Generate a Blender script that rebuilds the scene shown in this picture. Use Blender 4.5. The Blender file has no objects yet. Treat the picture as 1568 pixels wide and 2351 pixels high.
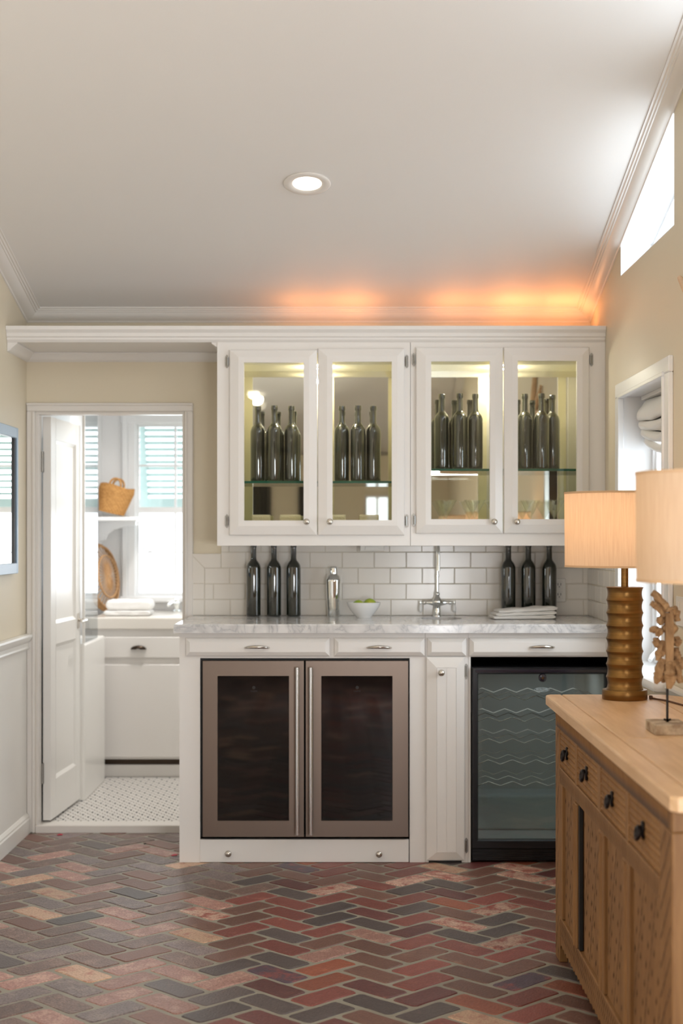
import bpy, bmesh, math, random
from mathutils import Vector, Matrix, noise
from mathutils.geometry import tessellate_polygon
random.seed(7)
C = bpy.context.scene.collection
K = 1.12                      # every length below is in camera-height units; the whole place is scaled by K at the end
# ------------------------------------------------------------------ camera, world, light, exposure
FPX, CX, CY, H = 3490.0, 802.0, 1229.0, 1.245
camd = bpy.data.cameras.new('camera'); cam = bpy.data.objects.new('camera', camd); C.objects.link(cam)
cam.location = (0, 0, H); cam.rotation_euler = (math.pi/2, 0, 0)
camd.sensor_fit = 'VERTICAL'; camd.sensor_height = 36.0; camd.sensor_width = 24.0
camd.lens = FPX/2351*36
camd.shift_x = -(CX-784)/2351; camd.shift_y = (CY-1175.5)/2351
camd.clip_start = 0.05; camd.clip_end = 200
camd.dof.use_dof = True; camd.dof.focus_distance = 4.75*K; camd.dof.aperture_fstop = 2.8
bpy.context.scene.camera = cam
VS = bpy.context.scene.view_settings
bpy.context.scene.display_settings.display_device = 'sRGB'
VS.view_transform = 'Standard'; VS.look = 'None'; VS.gamma = 1.0; VS.use_curve_mapping = False
VS.exposure = 0.18
w = bpy.data.worlds.new('world'); bpy.context.scene.world = w; w.use_nodes = True
bg = w.node_tree.nodes['Background']; bg.inputs[0].default_value = (0.86, 0.93, 1.0, 1); bg.inputs[1].default_value = 2.2
LIGHTS = []
def light(name, kind, loc, energy, color, size=None, size_y=None, direction=None, radius=None, spread=None, angle=None):
    d = bpy.data.lights.new(name, kind); o = bpy.data.objects.new(name, d); C.objects.link(o)
    d.energy = energy*K*K; d.color = color; o.location = loc
    if kind == 'AREA':
        d.shape = 'RECTANGLE'; d.size = size*K; d.size_y = (size_y or size)*K
        if spread: d.spread = spread
    elif kind != 'SUN': d.shadow_soft_size = (radius or .03)*K
    if kind == 'SPOT': d.spot_size = angle; d.spot_blend = 1.0
    if direction is not None:
        o.rotation_euler = Vector(direction).to_track_quat('-Z', 'Y').to_euler()
    return o
DAY = (0.88, 0.95, 1.0)
# daylight entering by the windows (one light outside each opening, aimed in)
light('window_daylight', 'AREA', (1.25, 5.2, 1.33), 10, DAY, .9, 1.0, (-1, 0, .05))
light('clerestory_daylight', 'AREA', (1.30, 5.2, 2.42), 8, DAY, .9, .34, (-1, 0, .25))
light('near_clerestory_daylight', 'AREA', (1.30, 3.2, 2.70), 16, DAY, 1.9, .8, (-1, 0, .35))
light('bathroom_daylight', 'AREA', (-.84, 10.4, 1.6), 95, (.95, .98, 1.0), 3.0, 3.0, (0, -1, -.05))
light('side_window_fill', 'AREA', (1.25, .65, .87), 150, (.95, .97, 1.0), 2.6, .86, (-1, .6, -.06))  # fill light for the added window beside the camera

# ------------------------------------------------------------------ helpers
def wmat(o):
    m = Matrix.Identity(4)
    while o is not None:
        m = Matrix.Translation(o.location) @ o.rotation_euler.to_matrix().to_4x4() @ m
        o = o.parent
    return m
class MB:
    def __init__(s): s.v = []; s.f = []
    def add(s, vs, fs):
        n = len(s.v); s.v += [Vector(p) for p in vs]; s.f += [tuple(i+n for i in f) for f in fs]; return s
    def box(s, x0, x1, y0, y1, z0, z1, b=0):
        if b <= 0:
            return s.add([(x0,y0,z0),(x1,y0,z0),(x1,y1,z0),(x0,y1,z0),(x0,y0,z1),(x1,y0,z1),(x1,y1,z1),(x0,y1,z1)],
                         [(0,3,2,1),(4,5,6,7),(0,1,5,4),(1,2,6,5),(2,3,7,6),(3,0,4,7)])
        bm = bmesh.new(); bmesh.ops.create_cube(bm, size=1)
        for v in bm.verts:
            v.co = Vector(((x0+x1)/2+v.co.x*(x1-x0), (y0+y1)/2+v.co.y*(y1-y0), (z0+z1)/2+v.co.z*(z1-z0)))
        bmesh.ops.bevel(bm, geom=list(bm.edges), offset=b, segments=2 if b > .003 else 1, affect='EDGES', profile=.5)
        bm.verts.index_update()
        s.add([v.co.copy() for v in bm.verts], [tuple(v.index for v in f.verts) for f in bm.faces]); bm.free(); return s
    def loops(s, L, cap0=True, cap1=True, closed=True):
        n = len(L[0]); vs = [p for l in L for p in l]; fs = []
        for k in range(len(L)-1):
            for i in range(n if closed else n-1):
                j = (i+1) % n; fs.append((k*n+i, k*n+j, (k+1)*n+j, (k+1)*n+i))
        if cap0: fs.append(tuple(range(n-1, -1, -1)))
        if cap1: fs.append(tuple((len(L)-1)*n+i for i in range(n)))
        return s.add(vs, fs)
    def rects(s, R, cap0=True, cap1=True):      # R: (x0,x1,z0,z1,y)
        return s.loops([[(a,y,c),(b,y,c),(b,y,d),(a,y,d)] for a,b,c,d,y in R], cap0, cap1)
    def lathe(s, prof, c=(0,0,0), n=24, axis='z', cap=True):
        L = []
        for r, h in prof:
            l = []
            for i in range(n):
                a = 2*math.pi*i/n; u, v = r*math.cos(a), r*math.sin(a)
                p = (u, v, h) if axis == 'z' else ((u, h, v) if axis == 'y' else (h, u, v))
                l.append((c[0]+p[0], c[1]+p[1], c[2]+p[2]))
            L.append(l)
        return s.loops(L, cap, cap)
    def tube(s, path, r, n=8, closed=False):
        P = [Vector(p) for p in path]; L = []; m = len(P)
        R = r if isinstance(r, (list, tuple)) else [r]*m
        up = None
        for i, p in enumerate(P):
            a = P[(i-1) % m] if (closed or i > 0) else p; b = P[(i+1) % m] if (closed or i < m-1) else p
            t = (b-a).normalized()
            if up is None:
                up = Vector((0,0,1)) if abs(t.z) < .9 else Vector((1,0,0))
            x = t.cross(up); x.normalize(); y = x.cross(t); y.normalize(); up = y
            L.append([p+x*R[i]*math.cos(2*math.pi*k/n)+y*R[i]*math.sin(2*math.pi*k/n) for k in range(n)])
        if closed: L.append(L[0]); return s.loops(L, False, False)
        return s.loops(L)
    def prism(s, poly, axis, a, b):             # poly: 2D list; axis: 'x' -> (y,z) ; 'y' -> (x,z) ; 'z' -> (x,y)
        def P(p, t): return (t, p[0], p[1]) if axis == 'x' else ((p[0], t, p[1]) if axis == 'y' else (p[0], p[1], t))
        return s.loops([[P(p, a) for p in poly], [P(p, b) for p in poly]])
    def holed(s, outer, holes, axis, a, b):
        rings = [outer]+holes; flat = [p for r in rings for p in r]; n = len(flat)
        tris = tessellate_polygon([[Vector((p[0], p[1], 0)) for p in r] for r in rings])
        def P(p, t): return (t, p[0], p[1]) if axis == 'x' else ((p[0], t, p[1]) if axis == 'y' else (p[0], p[1], t))
        vs = [P(p, a) for p in flat]+[P(p, b) for p in flat]; fs = []
        for t in tris: fs += [tuple(t), tuple(i+n for i in reversed(t))]
        k = 0
        for r in rings:
            for i in range(len(r)):
                j = (i+1) % len(r); fs.append((k+i, k+j, k+j+n, k+i+n))
            k += len(r)
        return s.add(vs, fs)
    def xf(s, m):
        s.v = [m @ v for v in s.v]; return s
    def build(s, name, mat, parent=None, smooth=None, local=False, origin=None):
        vs = s.v
        if parent is not None and not local:
            inv = wmat(parent).inverted(); vs = [inv @ v for v in vs]
        if origin is None:
            lo = Vector([min(v[i] for v in vs) for i in range(3)]); hi = Vector([max(v[i] for v in vs) for i in range(3)])
            o0 = (lo+hi)/2
            if parent is None: o0.z = lo.z
        else: o0 = Vector(origin)
        me = bpy.data.meshes.new(name); me.from_pydata([v-o0 for v in vs], [], s.f)
        bm = bmesh.new(); bm.from_mesh(me); bmesh.ops.recalc_face_normals(bm, faces=bm.faces); bm.to_mesh(me); bm.free()
        if smooth:
            me.shade_smooth(); me.set_sharp_from_angle(angle=math.radians(smooth))
        for m in (mat if isinstance(mat, (list, tuple)) else [mat]): me.materials.append(m)
        o = bpy.data.objects.new(name, me); o.location = o0; o.parent = parent; C.objects.link(o); return o
def tag(o, label=None, cat=None, group=None, kind=None):
    if label: o['label'] = label
    if cat: o['category'] = cat
    if group: o['group'] = group
    if kind: o['kind'] = kind
    return o
def thing(name, label, cat, loc, rz=0, group=None):
    o = bpy.data.objects.new(name, None); o.empty_display_size = .05; C.objects.link(o)
    o.location = loc; o.rotation_euler = (0, 0, rz); return tag(o, label, cat, group)
def setting(name, loc=(0,0,0)):
    o = bpy.data.objects.new(name, None); C.objects.link(o); o.location = loc; o['kind'] = 'structure'; return o
def kids(o): return [c for c in bpy.data.objects if c.parent == o]
def dup(root, loc, label=None, group=None, rz=None):
    def cp(o, par):
        c = o.copy(); C.objects.link(c); c.parent = par
        for ch in kids(o): cp(ch, c)
        return c
    r = cp(root, None); r.location = loc
    if rz is not None: r.rotation_euler = (0, 0, rz)
    if label: r['label'] = label
    if group: r['group'] = group
    return r
def PX(x, y, D): return ((x-CX)/FPX*D, D, H-(y-CY)/FPX*D)
def XX(x, D): return (x-CX)/FPX*D
def ZZ(y, D): return H-(y-CY)/FPX*D

# ------------------------------------------------------------------ materials
def srgb(r, g, b):
    f = lambda c: (c/255/12.92) if c/255 <= .04045 else ((c/255+.055)/1.055)**2.4
    return (f(r), f(g), f(b), 1)
def newmat(name):
    m = bpy.data.materials.new(name); m.use_nodes = True; nt = m.node_tree
    return m, nt, nt.nodes['Principled BSDF'], nt.nodes['Material Output']
def N(nt, t, **kw):
    n = nt.nodes.new(t)
    for k, v in kw.items():
        if k in n.inputs: n.inputs[k].default_value = v
        else: setattr(n, k, v)
    return n
def ramp(nt, src, stops):
    r = nt.nodes.new('ShaderNodeValToRGB'); nt.links.new(src, r.inputs[0])
    while len(r.color_ramp.elements) < len(stops): r.color_ramp.elements.new(.5)
    for e, (p, c) in zip(r.color_ramp.elements, stops): e.position = p; e.color = c
    return r
def mat(name, col, rough=.5, metal=0, spec=.5, coat=0, bump=0, bscale=60, var=0, vscale=3, stretch=(1,1,1), aniso=0, var2=None):
    m, nt, p, out = newmat(name)
    p.inputs['Base Color'].default_value = col; p.inputs['Roughness'].default_value = rough
    p.inputs['Metallic'].default_value = metal; p.inputs['Specular IOR Level'].default_value = spec
    p.inputs['Coat Weight'].default_value = coat; p.inputs['Coat Roughness'].default_value = .08
    if aniso: p.inputs['Anisotropic'].default_value = aniso
    if bump or var:
        tc = N(nt, 'ShaderNodeTexCoord'); mp = N(nt, 'ShaderNodeMapping'); mp.inputs['Scale'].default_value = stretch
        nt.links.new(tc.outputs['Object'], mp.inputs[0])
    if var:
        nz = N(nt, 'ShaderNodeTexNoise', Scale=vscale, Detail=6.0, Roughness=.6); nt.links.new(mp.outputs[0], nz.inputs[0])
        c2 = var2 or tuple(c*(1-var) for c in col[:3])+(1,)
        r = ramp(nt, nz.outputs[0], [(.35, col), (.68, c2)]); nt.links.new(r.outputs[0], p.inputs['Base Color'])
    if bump:
        nz = N(nt, 'ShaderNodeTexNoise', Scale=bscale, Detail=4.0); nt.links.new(mp.outputs[0], nz.inputs[0])
        b = N(nt, 'ShaderNodeBump', Strength=bump, Distance=.002); nt.links.new(nz.outputs[0], b.inputs['Height'])
        nt.links.new(b.outputs[0], p.inputs['Normal'])
    return m
M = {}
M['ceil'] = mat('ceiling_paint', (.80,.775,.745,1), .55, bump=.08, bscale=180)
M['wall'] = mat('cream_wall_paint', (.735,.65,.495,1), .5, bump=.06, bscale=160)
M['wallw'] = mat('white_wainscot_paint', (.80,.78,.73,1), .35)
M['bath'] = mat('bathroom_paint', (.87,.87,.87,1), .4)
M['trim'] = mat('trim_paint', (.79,.75,.70,1), .3)
M['cab'] = mat('cabinet_paint', (.82,.79,.755,1), .28, bump=.03, bscale=90)
M['inner'] = mat('cabinet_interior_paint', (.86,.80,.56,1), .4)
M['door'] = mat('door_gloss_paint', (.84,.82,.78,1), .30)
M['steel'] = mat('brushed_steel', (.23,.18,.148,1), .36, metal=1, bump=.05, bscale=300, stretch=(1,1,.03), var=.08, vscale=3)
M['bsteel'] = mat('bright_steel', (.78,.78,.78,1), .18, metal=1)
M['nickel'] = mat('satin_nickel', (.62,.58,.52,1), .24, metal=1)
M['chrome'] = mat('polished_chrome', (.85,.87,.86,1), .04, metal=1)
M['hinge'] = mat('hinge_metal', (.30,.29,.27,1), .35, metal=1)
M['black'] = mat('black_plastic', (.008,.008,.010,1), .28)
M['blackt'] = mat('black_glossy_trim', (.02,.017,.026,1), .12, coat=1)
M['liner'] = mat('cooler_liner', (.55,.57,.55,1), .5)
M['void'] = mat('dark_liner', (.012,.011,.011,1), .6)
M['bronze'] = mat('dark_bronze', (.05,.035,.025,1), .35, metal=.9)
M['iron'] = mat('dark_iron', (.035,.030,.030,1), .38, metal=.9, bump=.3, bscale=150)
M['white'] = mat('white_ceramic', (.86,.86,.85,1), .1, coat=.4)
M['tile'] = mat('subway_tile_glaze', (.80,.755,.69,1), .16, bump=.05, bscale=25)
M['grout'] = mat('tile_grout', (.68,.63,.53,1), .8)
M['hex'] = mat('hex_tile', (.78,.75,.71,1), .3)
M['hexdot'] = mat('black_hex_tile', (.06,.06,.065,1), .3)
M['sillw'] = mat('window_paint', (.86,.87,.88,1), .3)
M['towel'] = mat('white_terry', (.86,.85,.83,1), .95, bump=.9, bscale=420)
M['napkin'] = mat('white_linen', (.86,.84,.81,1), .9, bump=.5, bscale=500)
M['lime'] = mat('lime_skin', (.22,.42,.04,1), .35, bump=.3, bscale=200, var=.3, vscale=20, var2=(.55,.55,.06,1))
M['shade'] = None
M['plastic'] = mat('white_plastic', (.80,.78,.73,1), .3)
M['frameb'] = mat('blue_grey_frame', (.30,.40,.50,1), .35)
M['teal'] = mat('shutter_paint', (.46,.58,.56,1), .5)
M['leaf'] = mat('leaf_green', (.16,.42,.06,1), .5)
M['petal'] = mat('red_petal', (.5,.03,.06,1), .6)
M['cord'] = mat('brown_cord', (.10,.04,.02,1), .5)
M['weave'] = mat('cream_weave', (.70,.62,.42,1), .8, bump=1.0, bscale=90)
M['stonew'] = mat('worn_wood_block', (.62,.50,.36,1), .8, var=.7, vscale=22, bump=.6, bscale=60, var2=(.20,.11,.06,1))
M['drape'] = mat('dark_curtain_cloth', (.10,.095,.085,1), .9)
M['gedge'] = mat('green_glass_edge', (.012,.09,.055,1), .15)
M['grass'] = mat('garden_ground', (.35,.42,.28,1), .9)

def glass(name, tint=(1,1,1,1), ior=1.45, refl_min=0.0, rough=0.0):
    m, nt, p, out = newmat(name); nt.nodes.remove(p)
    t = N(nt, 'ShaderNodeBsdfTransparent'); t.inputs[0].default_value = tint
    g = N(nt, 'ShaderNodeBsdfGlossy'); g.inputs['Roughness'].default_value = rough
    f0 = ((ior-1)/(ior+1))**2*1.7
    lw = N(nt, 'ShaderNodeLayerWeight', Blend=.5); pw = N(nt, 'ShaderNodeMath', operation='POWER'); pw.inputs[1].default_value = 5.0
    nt.links.new(lw.outputs['Facing'], pw.inputs[0]); fr = N(nt, 'ShaderNodeMath', operation='MULTIPLY_ADD'); fr.inputs[1].default_value = 1-f0; fr.inputs[2].default_value = f0
    nt.links.new(pw.outputs[0], fr.inputs[0]); mx = N(nt, 'ShaderNodeMixShader')
    if refl_min:
        mm = N(nt, 'ShaderNodeMath', operation='MAXIMUM'); mm.inputs[1].default_value = refl_min
        nt.links.new(fr.outputs[0], mm.inputs[0]); nt.links.new(mm.outputs[0], mx.inputs[0])
    else: nt.links.new(fr.outputs[0], mx.inputs[0])
    nt.links.new(t.outputs[0], mx.inputs[1]); nt.links.new(g.outputs[0], mx.inputs[2]); nt.links.new(mx.outputs[0], out.inputs[0])
    return m
M['glass'] = glass('clear_pane', (.96,.98,.96,1))
M['wglass'] = glass('window_pane', (.98,.99,1,1))
M['gshelf'] = glass('green_edge_glass', (.90,.97,.94,1), refl_min=.03)
M['stem'] = glass('stemware_glass', (.97,.98,.97,1), ior=1.6, refl_min=.20)
M['cooler'] = glass('tinted_cooler_pane', (.80,.85,.85,1), ior=1.6, refl_min=.10)
M['screen'] = glass('frosted_screen_glass', (.80,.84,.86,1), ior=1.6, refl_min=.25, rough=.06)
M['darkpane'] = mat('dark_mirror_glass', (.006,.005,.005,1), .03, spec=.5)
M['darkpane'].node_tree.nodes['Principled BSDF'].inputs['IOR'].default_value = 1.55
M['mirror'] = mat('mirror_silver', (.78,.77,.72,1), .01, metal=1)
M['bottle'] = mat('dark_green_bottle_glass', (.006,.009,.004,1), .05, spec=.8, coat=1)
def emis(name, col, s):
    m, nt, p, out = newmat(name); nt.nodes.remove(p)
    e = N(nt, 'ShaderNodeEmission'); e.inputs[0].default_value = col; e.inputs[1].default_value = s
    nt.links.new(e.outputs[0], out.inputs[0]); return m
M['lampface'] = emis('lamp_lens', (1,.90,.74,1), 4.5)
M['bulb'] = emis('bulb_glow', (1,.72,.42,1), 6)
M['puck'] = emis('amber_light_lens', (1,.45,.16,1), 8)
def shade_mat():
    m, nt, p, out = newmat('linen_lamp_shade'); nt.nodes.remove(p)
    tc = N(nt, 'ShaderNodeTexCoord'); mp = N(nt, 'ShaderNodeMapping'); mp.inputs['Scale'].default_value = (260, 260, 12)
    nz = N(nt, 'ShaderNodeTexNoise', Scale=1.0, Detail=3.0); nt.links.new(tc.outputs['Object'], mp.inputs[0]); nt.links.new(mp.outputs[0], nz.inputs[0])
    r = ramp(nt, nz.outputs[0], [(.3, (.76,.60,.45,1)), (.7, (.85,.70,.54,1))])
    d = N(nt, 'ShaderNodeBsdfDiffuse'); t = N(nt, 'ShaderNodeBsdfTranslucent'); mx = N(nt, 'ShaderNodeMixShader'); mx.inputs[0].default_value = .5
    nt.links.new(r.outputs[0], d.inputs[0]); nt.links.new(r.outputs[0], t.inputs[0])
    nt.links.new(d.outputs[0], mx.inputs[1]); nt.links.new(t.outputs[0], mx.inputs[2]); nt.links.new(mx.outputs[0], out.inputs[0]); return m
M['shade'] = shade_mat()
M['shadeband'] = mat('shade_binding', (.70,.47,.28,1), .8)
def brass_mat():
    m = mat('antique_brass', (.27,.145,.048,1), .33, metal=1, var=.35, vscale=2.2, stretch=(1,1,40), bump=.15, bscale=14)
    return m
M['brass'] = brass_mat()
def wood_mat(name, c1, c2, stretch=(14, 1.2, 14), rough=.6, scale=2.5, bump=.4, groove=False):
    m, nt, p, out = newmat(name); p.inputs['Roughness'].default_value = rough
    tc = N(nt, 'ShaderNodeTexCoord'); mp = N(nt, 'ShaderNodeMapping'); mp.inputs['Scale'].default_value = stretch
    nt.links.new(tc.outputs['Object'], mp.inputs[0])
    nz = N(nt, 'ShaderNodeTexNoise', Scale=scale, Detail=8.0, Roughness=.65, Distortion=.6); nt.links.new(mp.outputs[0], nz.inputs[0])
    n2 = N(nt, 'ShaderNodeTexNoise', Scale=2.2, Detail=2.0); nt.links.new(tc.outputs['Object'], n2.inputs[0])
    mixf = N(nt, 'ShaderNodeMath', operation='MULTIPLY_ADD'); mixf.inputs[1].default_value = .65
    nt.links.new(nz.outputs[0], mixf.inputs[0])
    m3 = N(nt, 'ShaderNodeMath', operation='MULTIPLY'); m3.inputs[1].default_value = .35; nt.links.new(n2.outputs[0], m3.inputs[0]); nt.links.new(m3.outputs[0], mixf.inputs[2])
    r = ramp(nt, mixf.outputs[0], [(.36, c2), (.60, c1)]); nt.links.new(r.outputs[0], p.inputs['Base Color'])
    b = N(nt, 'ShaderNodeBump', Strength=bump, Distance=.0015); nt.links.new(nz.outputs[0], b.inputs['Height']); nt.links.new(b.outputs[0], p.inputs['Normal'])
    return m
M['oaktop'] = wood_mat('bleached_top_wood', (.76,.51,.30,1), (.62,.38,.19,1), rough=.42, bump=.12)
M['oak'] = wood_mat('carved_oak', (.31,.157,.055,1), (.205,.095,.029,1), stretch=(14,14,1.4))
M['oakd'] = wood_mat('carving_shade_dark_wood', (.13,.065,.028,1), (.08,.038,.017,1), stretch=(14,14,1.4))  # dark tone paints in the shade of the carving; also lime stem ends
M['drift'] = wood_mat('driftwood', (.50,.31,.16,1), (.18,.095,.042,1), stretch=(9,9,3), rough=.8, bump=.9)
M['rattan'] = wood_mat('rattan', (.56,.32,.14,1), (.34,.17,.06,1), stretch=(20,20,20), rough=.6)
M['basket'] = wood_mat('seagrass', (.62,.33,.11,1), (.36,.16,.035,1), stretch=(16,16,30), rough=.8, bump=1)
def marble():
    m, nt, p, out = newmat('grey_veined_marble'); p.inputs['Roughness'].default_value = .12
    tc = N(nt, 'ShaderNodeTexCoord')
    n1 = N(nt, 'ShaderNodeTexNoise', Scale=5.0, Detail=8.0, Roughness=.62, Distortion=1.6); nt.links.new(tc.outputs['Object'], n1.inputs[0])
    a = N(nt, 'ShaderNodeMath', operation='SUBTRACT'); a.inputs[1].default_value = .5; nt.links.new(n1.outputs[0], a.inputs[0])
    b = N(nt, 'ShaderNodeMath', operation='ABSOLUTE'); nt.links.new(a.outputs[0], b.inputs[0])
    r = ramp(nt, b.outputs[0], [(0, (.50,.50,.51,1)), (.02, (.68,.67,.66,1)), (.09, (.78,.765,.75,1))]); 
    n2 = N(nt, 'ShaderNodeTexNoise', Scale=14.0, Detail=6.0); nt.links.new(tc.outputs['Object'], n2.inputs[0])
    r2 = ramp(nt, n2.outputs[0], [(.35, (.80,.80,.81,1)), (.6, (1,1,1,1))])
    mx = N(nt, 'ShaderNodeMixRGB', blend_type='MULTIPLY'); mx.inputs[0].default_value = .9
    nt.links.new(r.outputs[0], mx.inputs[1]); nt.links.new(r2.outputs[0], mx.inputs[2]); nt.links.new(mx.outputs[0], p.inputs['Base Color']); return m
M['marble'] = marble()
def brick_mat(name, base, mott, amount, speck=.25, sheen=.42):
    m, nt, p, out = newmat(name); p.inputs['Roughness'].default_value = sheen
    tc = N(nt, 'ShaderNodeTexCoord'); oi = N(nt, 'ShaderNodeObjectInfo')
    vm = N(nt, 'ShaderNodeVectorMath', operation='ADD'); cb = N(nt, 'ShaderNodeCombineXYZ')
    sc = N(nt, 'ShaderNodeMath', operation='MULTIPLY'); sc.inputs[1].default_value = 37.0
    nt.links.new(oi.outputs['Random'], sc.inputs[0]); nt.links.new(sc.outputs[0], cb.inputs[0]); nt.links.new(sc.outputs[0], cb.inputs[2])
    nt.links.new(tc.outputs['Object'], vm.inputs[0]); nt.links.new(cb.outputs[0], vm.inputs[1])
    n1 = N(nt, 'ShaderNodeTexNoise', Scale=17.0, Detail=7.0, Roughness=.7, Distortion=.5); nt.links.new(vm.outputs[0], n1.inputs[0])
    n2 = N(nt, 'ShaderNodeTexNoise', Scale=150.0, Detail=3.0); nt.links.new(vm.outputs[0], n2.inputs[0])
    r = ramp(nt, n1.outputs[0], [(.62-amount*.35, base), (.74-amount*.30, mott)])
    dk = tuple(c*.62 for c in base[:3])+(1,)
    r2 = ramp(nt, n2.outputs[0], [(.38, dk), (.55, (1,1,1,1))])
    mx = N(nt, 'ShaderNodeMixRGB', blend_type='MULTIPLY'); mx.inputs[0].default_value = speck
    nt.links.new(r.outputs[0], mx.inputs[1]); nt.links.new(r2.outputs[0], mx.inputs[2])
    hs = N(nt, 'ShaderNodeHueSaturation'); mr = N(nt, 'ShaderNodeMapRange'); mr.inputs[3].default_value = .78; mr.inputs[4].default_value = 1.22
    nt.links.new(oi.outputs['Random'], mr.inputs[0]); nt.links.new(mr.outputs[0], hs.inputs['Value']); nt.links.new(mx.outputs[0], hs.inputs['Color'])
    nt.links.new(hs.outputs[0], p.inputs['Base Color'])
    b = N(nt, 'ShaderNodeBump', Strength=.55, Distance=.003); ad = N(nt, 'ShaderNodeMath', operation='ADD')
    nt.links.new(n1.outputs[0], ad.inputs[0]); nt.links.new(n2.outputs[0], ad.inputs[1]); nt.links.new(ad.outputs[0], b.inputs['Height']); nt.links.new(b.outputs[0], p.inputs['Normal'])
    return m
S = srgb
BR = {'red': brick_mat('red_brick', S(134,72,63), S(170,112,96), .1), 'dred': brick_mat('dark_red_brick', S(104,58,55), S(130,80,70), .1),
      'brown': brick_mat('brown_brick', S(118,82,70), S(140,104,88), .1), 'char': brick_mat('charcoal_brick', S(86,75,73), S(108,92,86), .1),
      'orange': brick_mat('orange_brick', S(144,80,58), S(172,106,78), .15), 'plum': brick_mat('plum_brick', S(84,66,78), S(134,72,70), .35),
      'whitered': brick_mat('mortar_smeared_brick', S(160,84,72), S(206,172,152), .62, .4),
      'pink': brick_mat('pale_pink_brick', S(168,124,112), S(196,158,142), .4, .45), 'grey': brick_mat('grey_tumbled_brick', S(126,110,108), S(150,132,124), .4, .5),
      'gbrown': brick_mat('grey_brown_tumbled_brick', S(116,92,84), S(140,112,100), .4, .5), 'sand': brick_mat('sandy_pale_brick', S(204,168,140), S(178,120,98), .35, .4)}
M['mortar'] = mat('floor_mortar', S(152,146,131), .6, var=.2, vscale=8, bump=.6, bscale=120)

# ------------------------------------------------------------------ the room
XL, XR, YB, YN = -1.354, 1.012, 6.38, -3.0
SL = .257; ZC0 = 2.175
YR = 1.9; ZR = ZC0+SL*(YB-YR)
def zc(y): return ZC0+SL*(YB-y) if y > YR else ZR-SL*(YR-y)
ZN = zc(YN)
# floor: mortar bed with bricks as children
floor = setting('floor', (0, 3, -.002))
MB().box(XL, XR, YN, 6.372, -.08, -.002).build('mortar_bed', M['mortar'], floor)
Wb = .0976; JT = .0068
rot = -.0072
ux, uy = Vector((math.cos(math.pi/4+rot), math.sin(math.pi/4+rot))), Vector((-math.sin(math.pi/4+rot), math.cos(math.pi/4+rot)))
org = Vector((-.0637, 4.939)) - (ux*1.0+uy*.5)*Wb
def clip(poly, nx, ny, d):      # keep nx*x+ny*y<=d
    out = []
    for i in range(len(poly)):
        a, b = poly[i], poly[(i+1) % len(poly)]; da, db = nx*a[0]+ny*a[1]-d, nx*b[0]+ny*b[1]-d
        if da <= 0: out.append(a)
        if (da < 0 < db) or (db < 0 < da):
            t = da/(da-db); out.append((a[0]+(b[0]-a[0])*t, a[1]+(b[1]-a[1])*t))
    return out
def outline(rs):
    hx, hy, r = Wb-JT, Wb/2-JT, .011
    pts = []
    for sx, sy, a0 in ((1,1,0), (-1,1,90), (-1,-1,180), (1,-1,270)):
        for k in range(3):
            a = math.radians(a0+k*45); pts.append((sx*(hx-r)+r*math.cos(a), sy*(hy-r)+r*math.sin(a)))
        mid = {0: (0, hy), 90: (-hx, 0), 180: (0, -hy), 270: (hx, 0)}[a0]
        if a0 in (0, 180): pts.append((mid[0]+hx*.35*sx*1, mid[1])); pts.append((mid[0]-hx*.35*sx, mid[1]))
    return [(x+rs.uniform(-.0016, .0016), y+rs.uniform(-.0016, .0016)) for x, y in pts]
def brick_mb(poly, top=0.0):
    n = len(poly); cx = sum(p[0] for p in poly)/n; cy = sum(p[1] for p in poly)/n
    def ins(p, d):
        v = Vector((p[0]-cx, p[1]-cy)); l = v.length; return (cx+v.x*(1-d/l), cy+v.y*(1-d/l)) if l > d else p
    return MB().loops([[(p[0], p[1], -.006) for p in poly], [(p[0], p[1], top-.0025) for p in poly], [ins(p, .004)+(top,) for p in poly]], cap0=False)
rs = random.Random(3)
protos = [brick_mb(outline(rs)) for _ in range(8)]
proto_me = []
stuffb = MB()
nvis = 0
def pick(x, y, r):
    q = r.random()
    left = min(1, max(0, (-.22-x)/.35+.25*(5.2-y)*.3))
    if r.random() < left:
        return BR['pink'] if q < .26 else BR['grey'] if q < .50 else BR['gbrown'] if q < .76 else BR['sand'] if q < .82 else BR['brown'] if q < .93 else BR['char']
    return BR['red'] if q < .21 else BR['dred'] if q < .38 else BR['brown'] if q < .62 else BR['char'] if q < .75 else BR['orange'] if q < .82 else BR['whitered'] if q < .92 else BR['plum'] if q < .96 else BR['pink'] if q < .985 else BR['sand']
stuff_mats = list(BR.values()); stuff_idx = []
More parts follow.
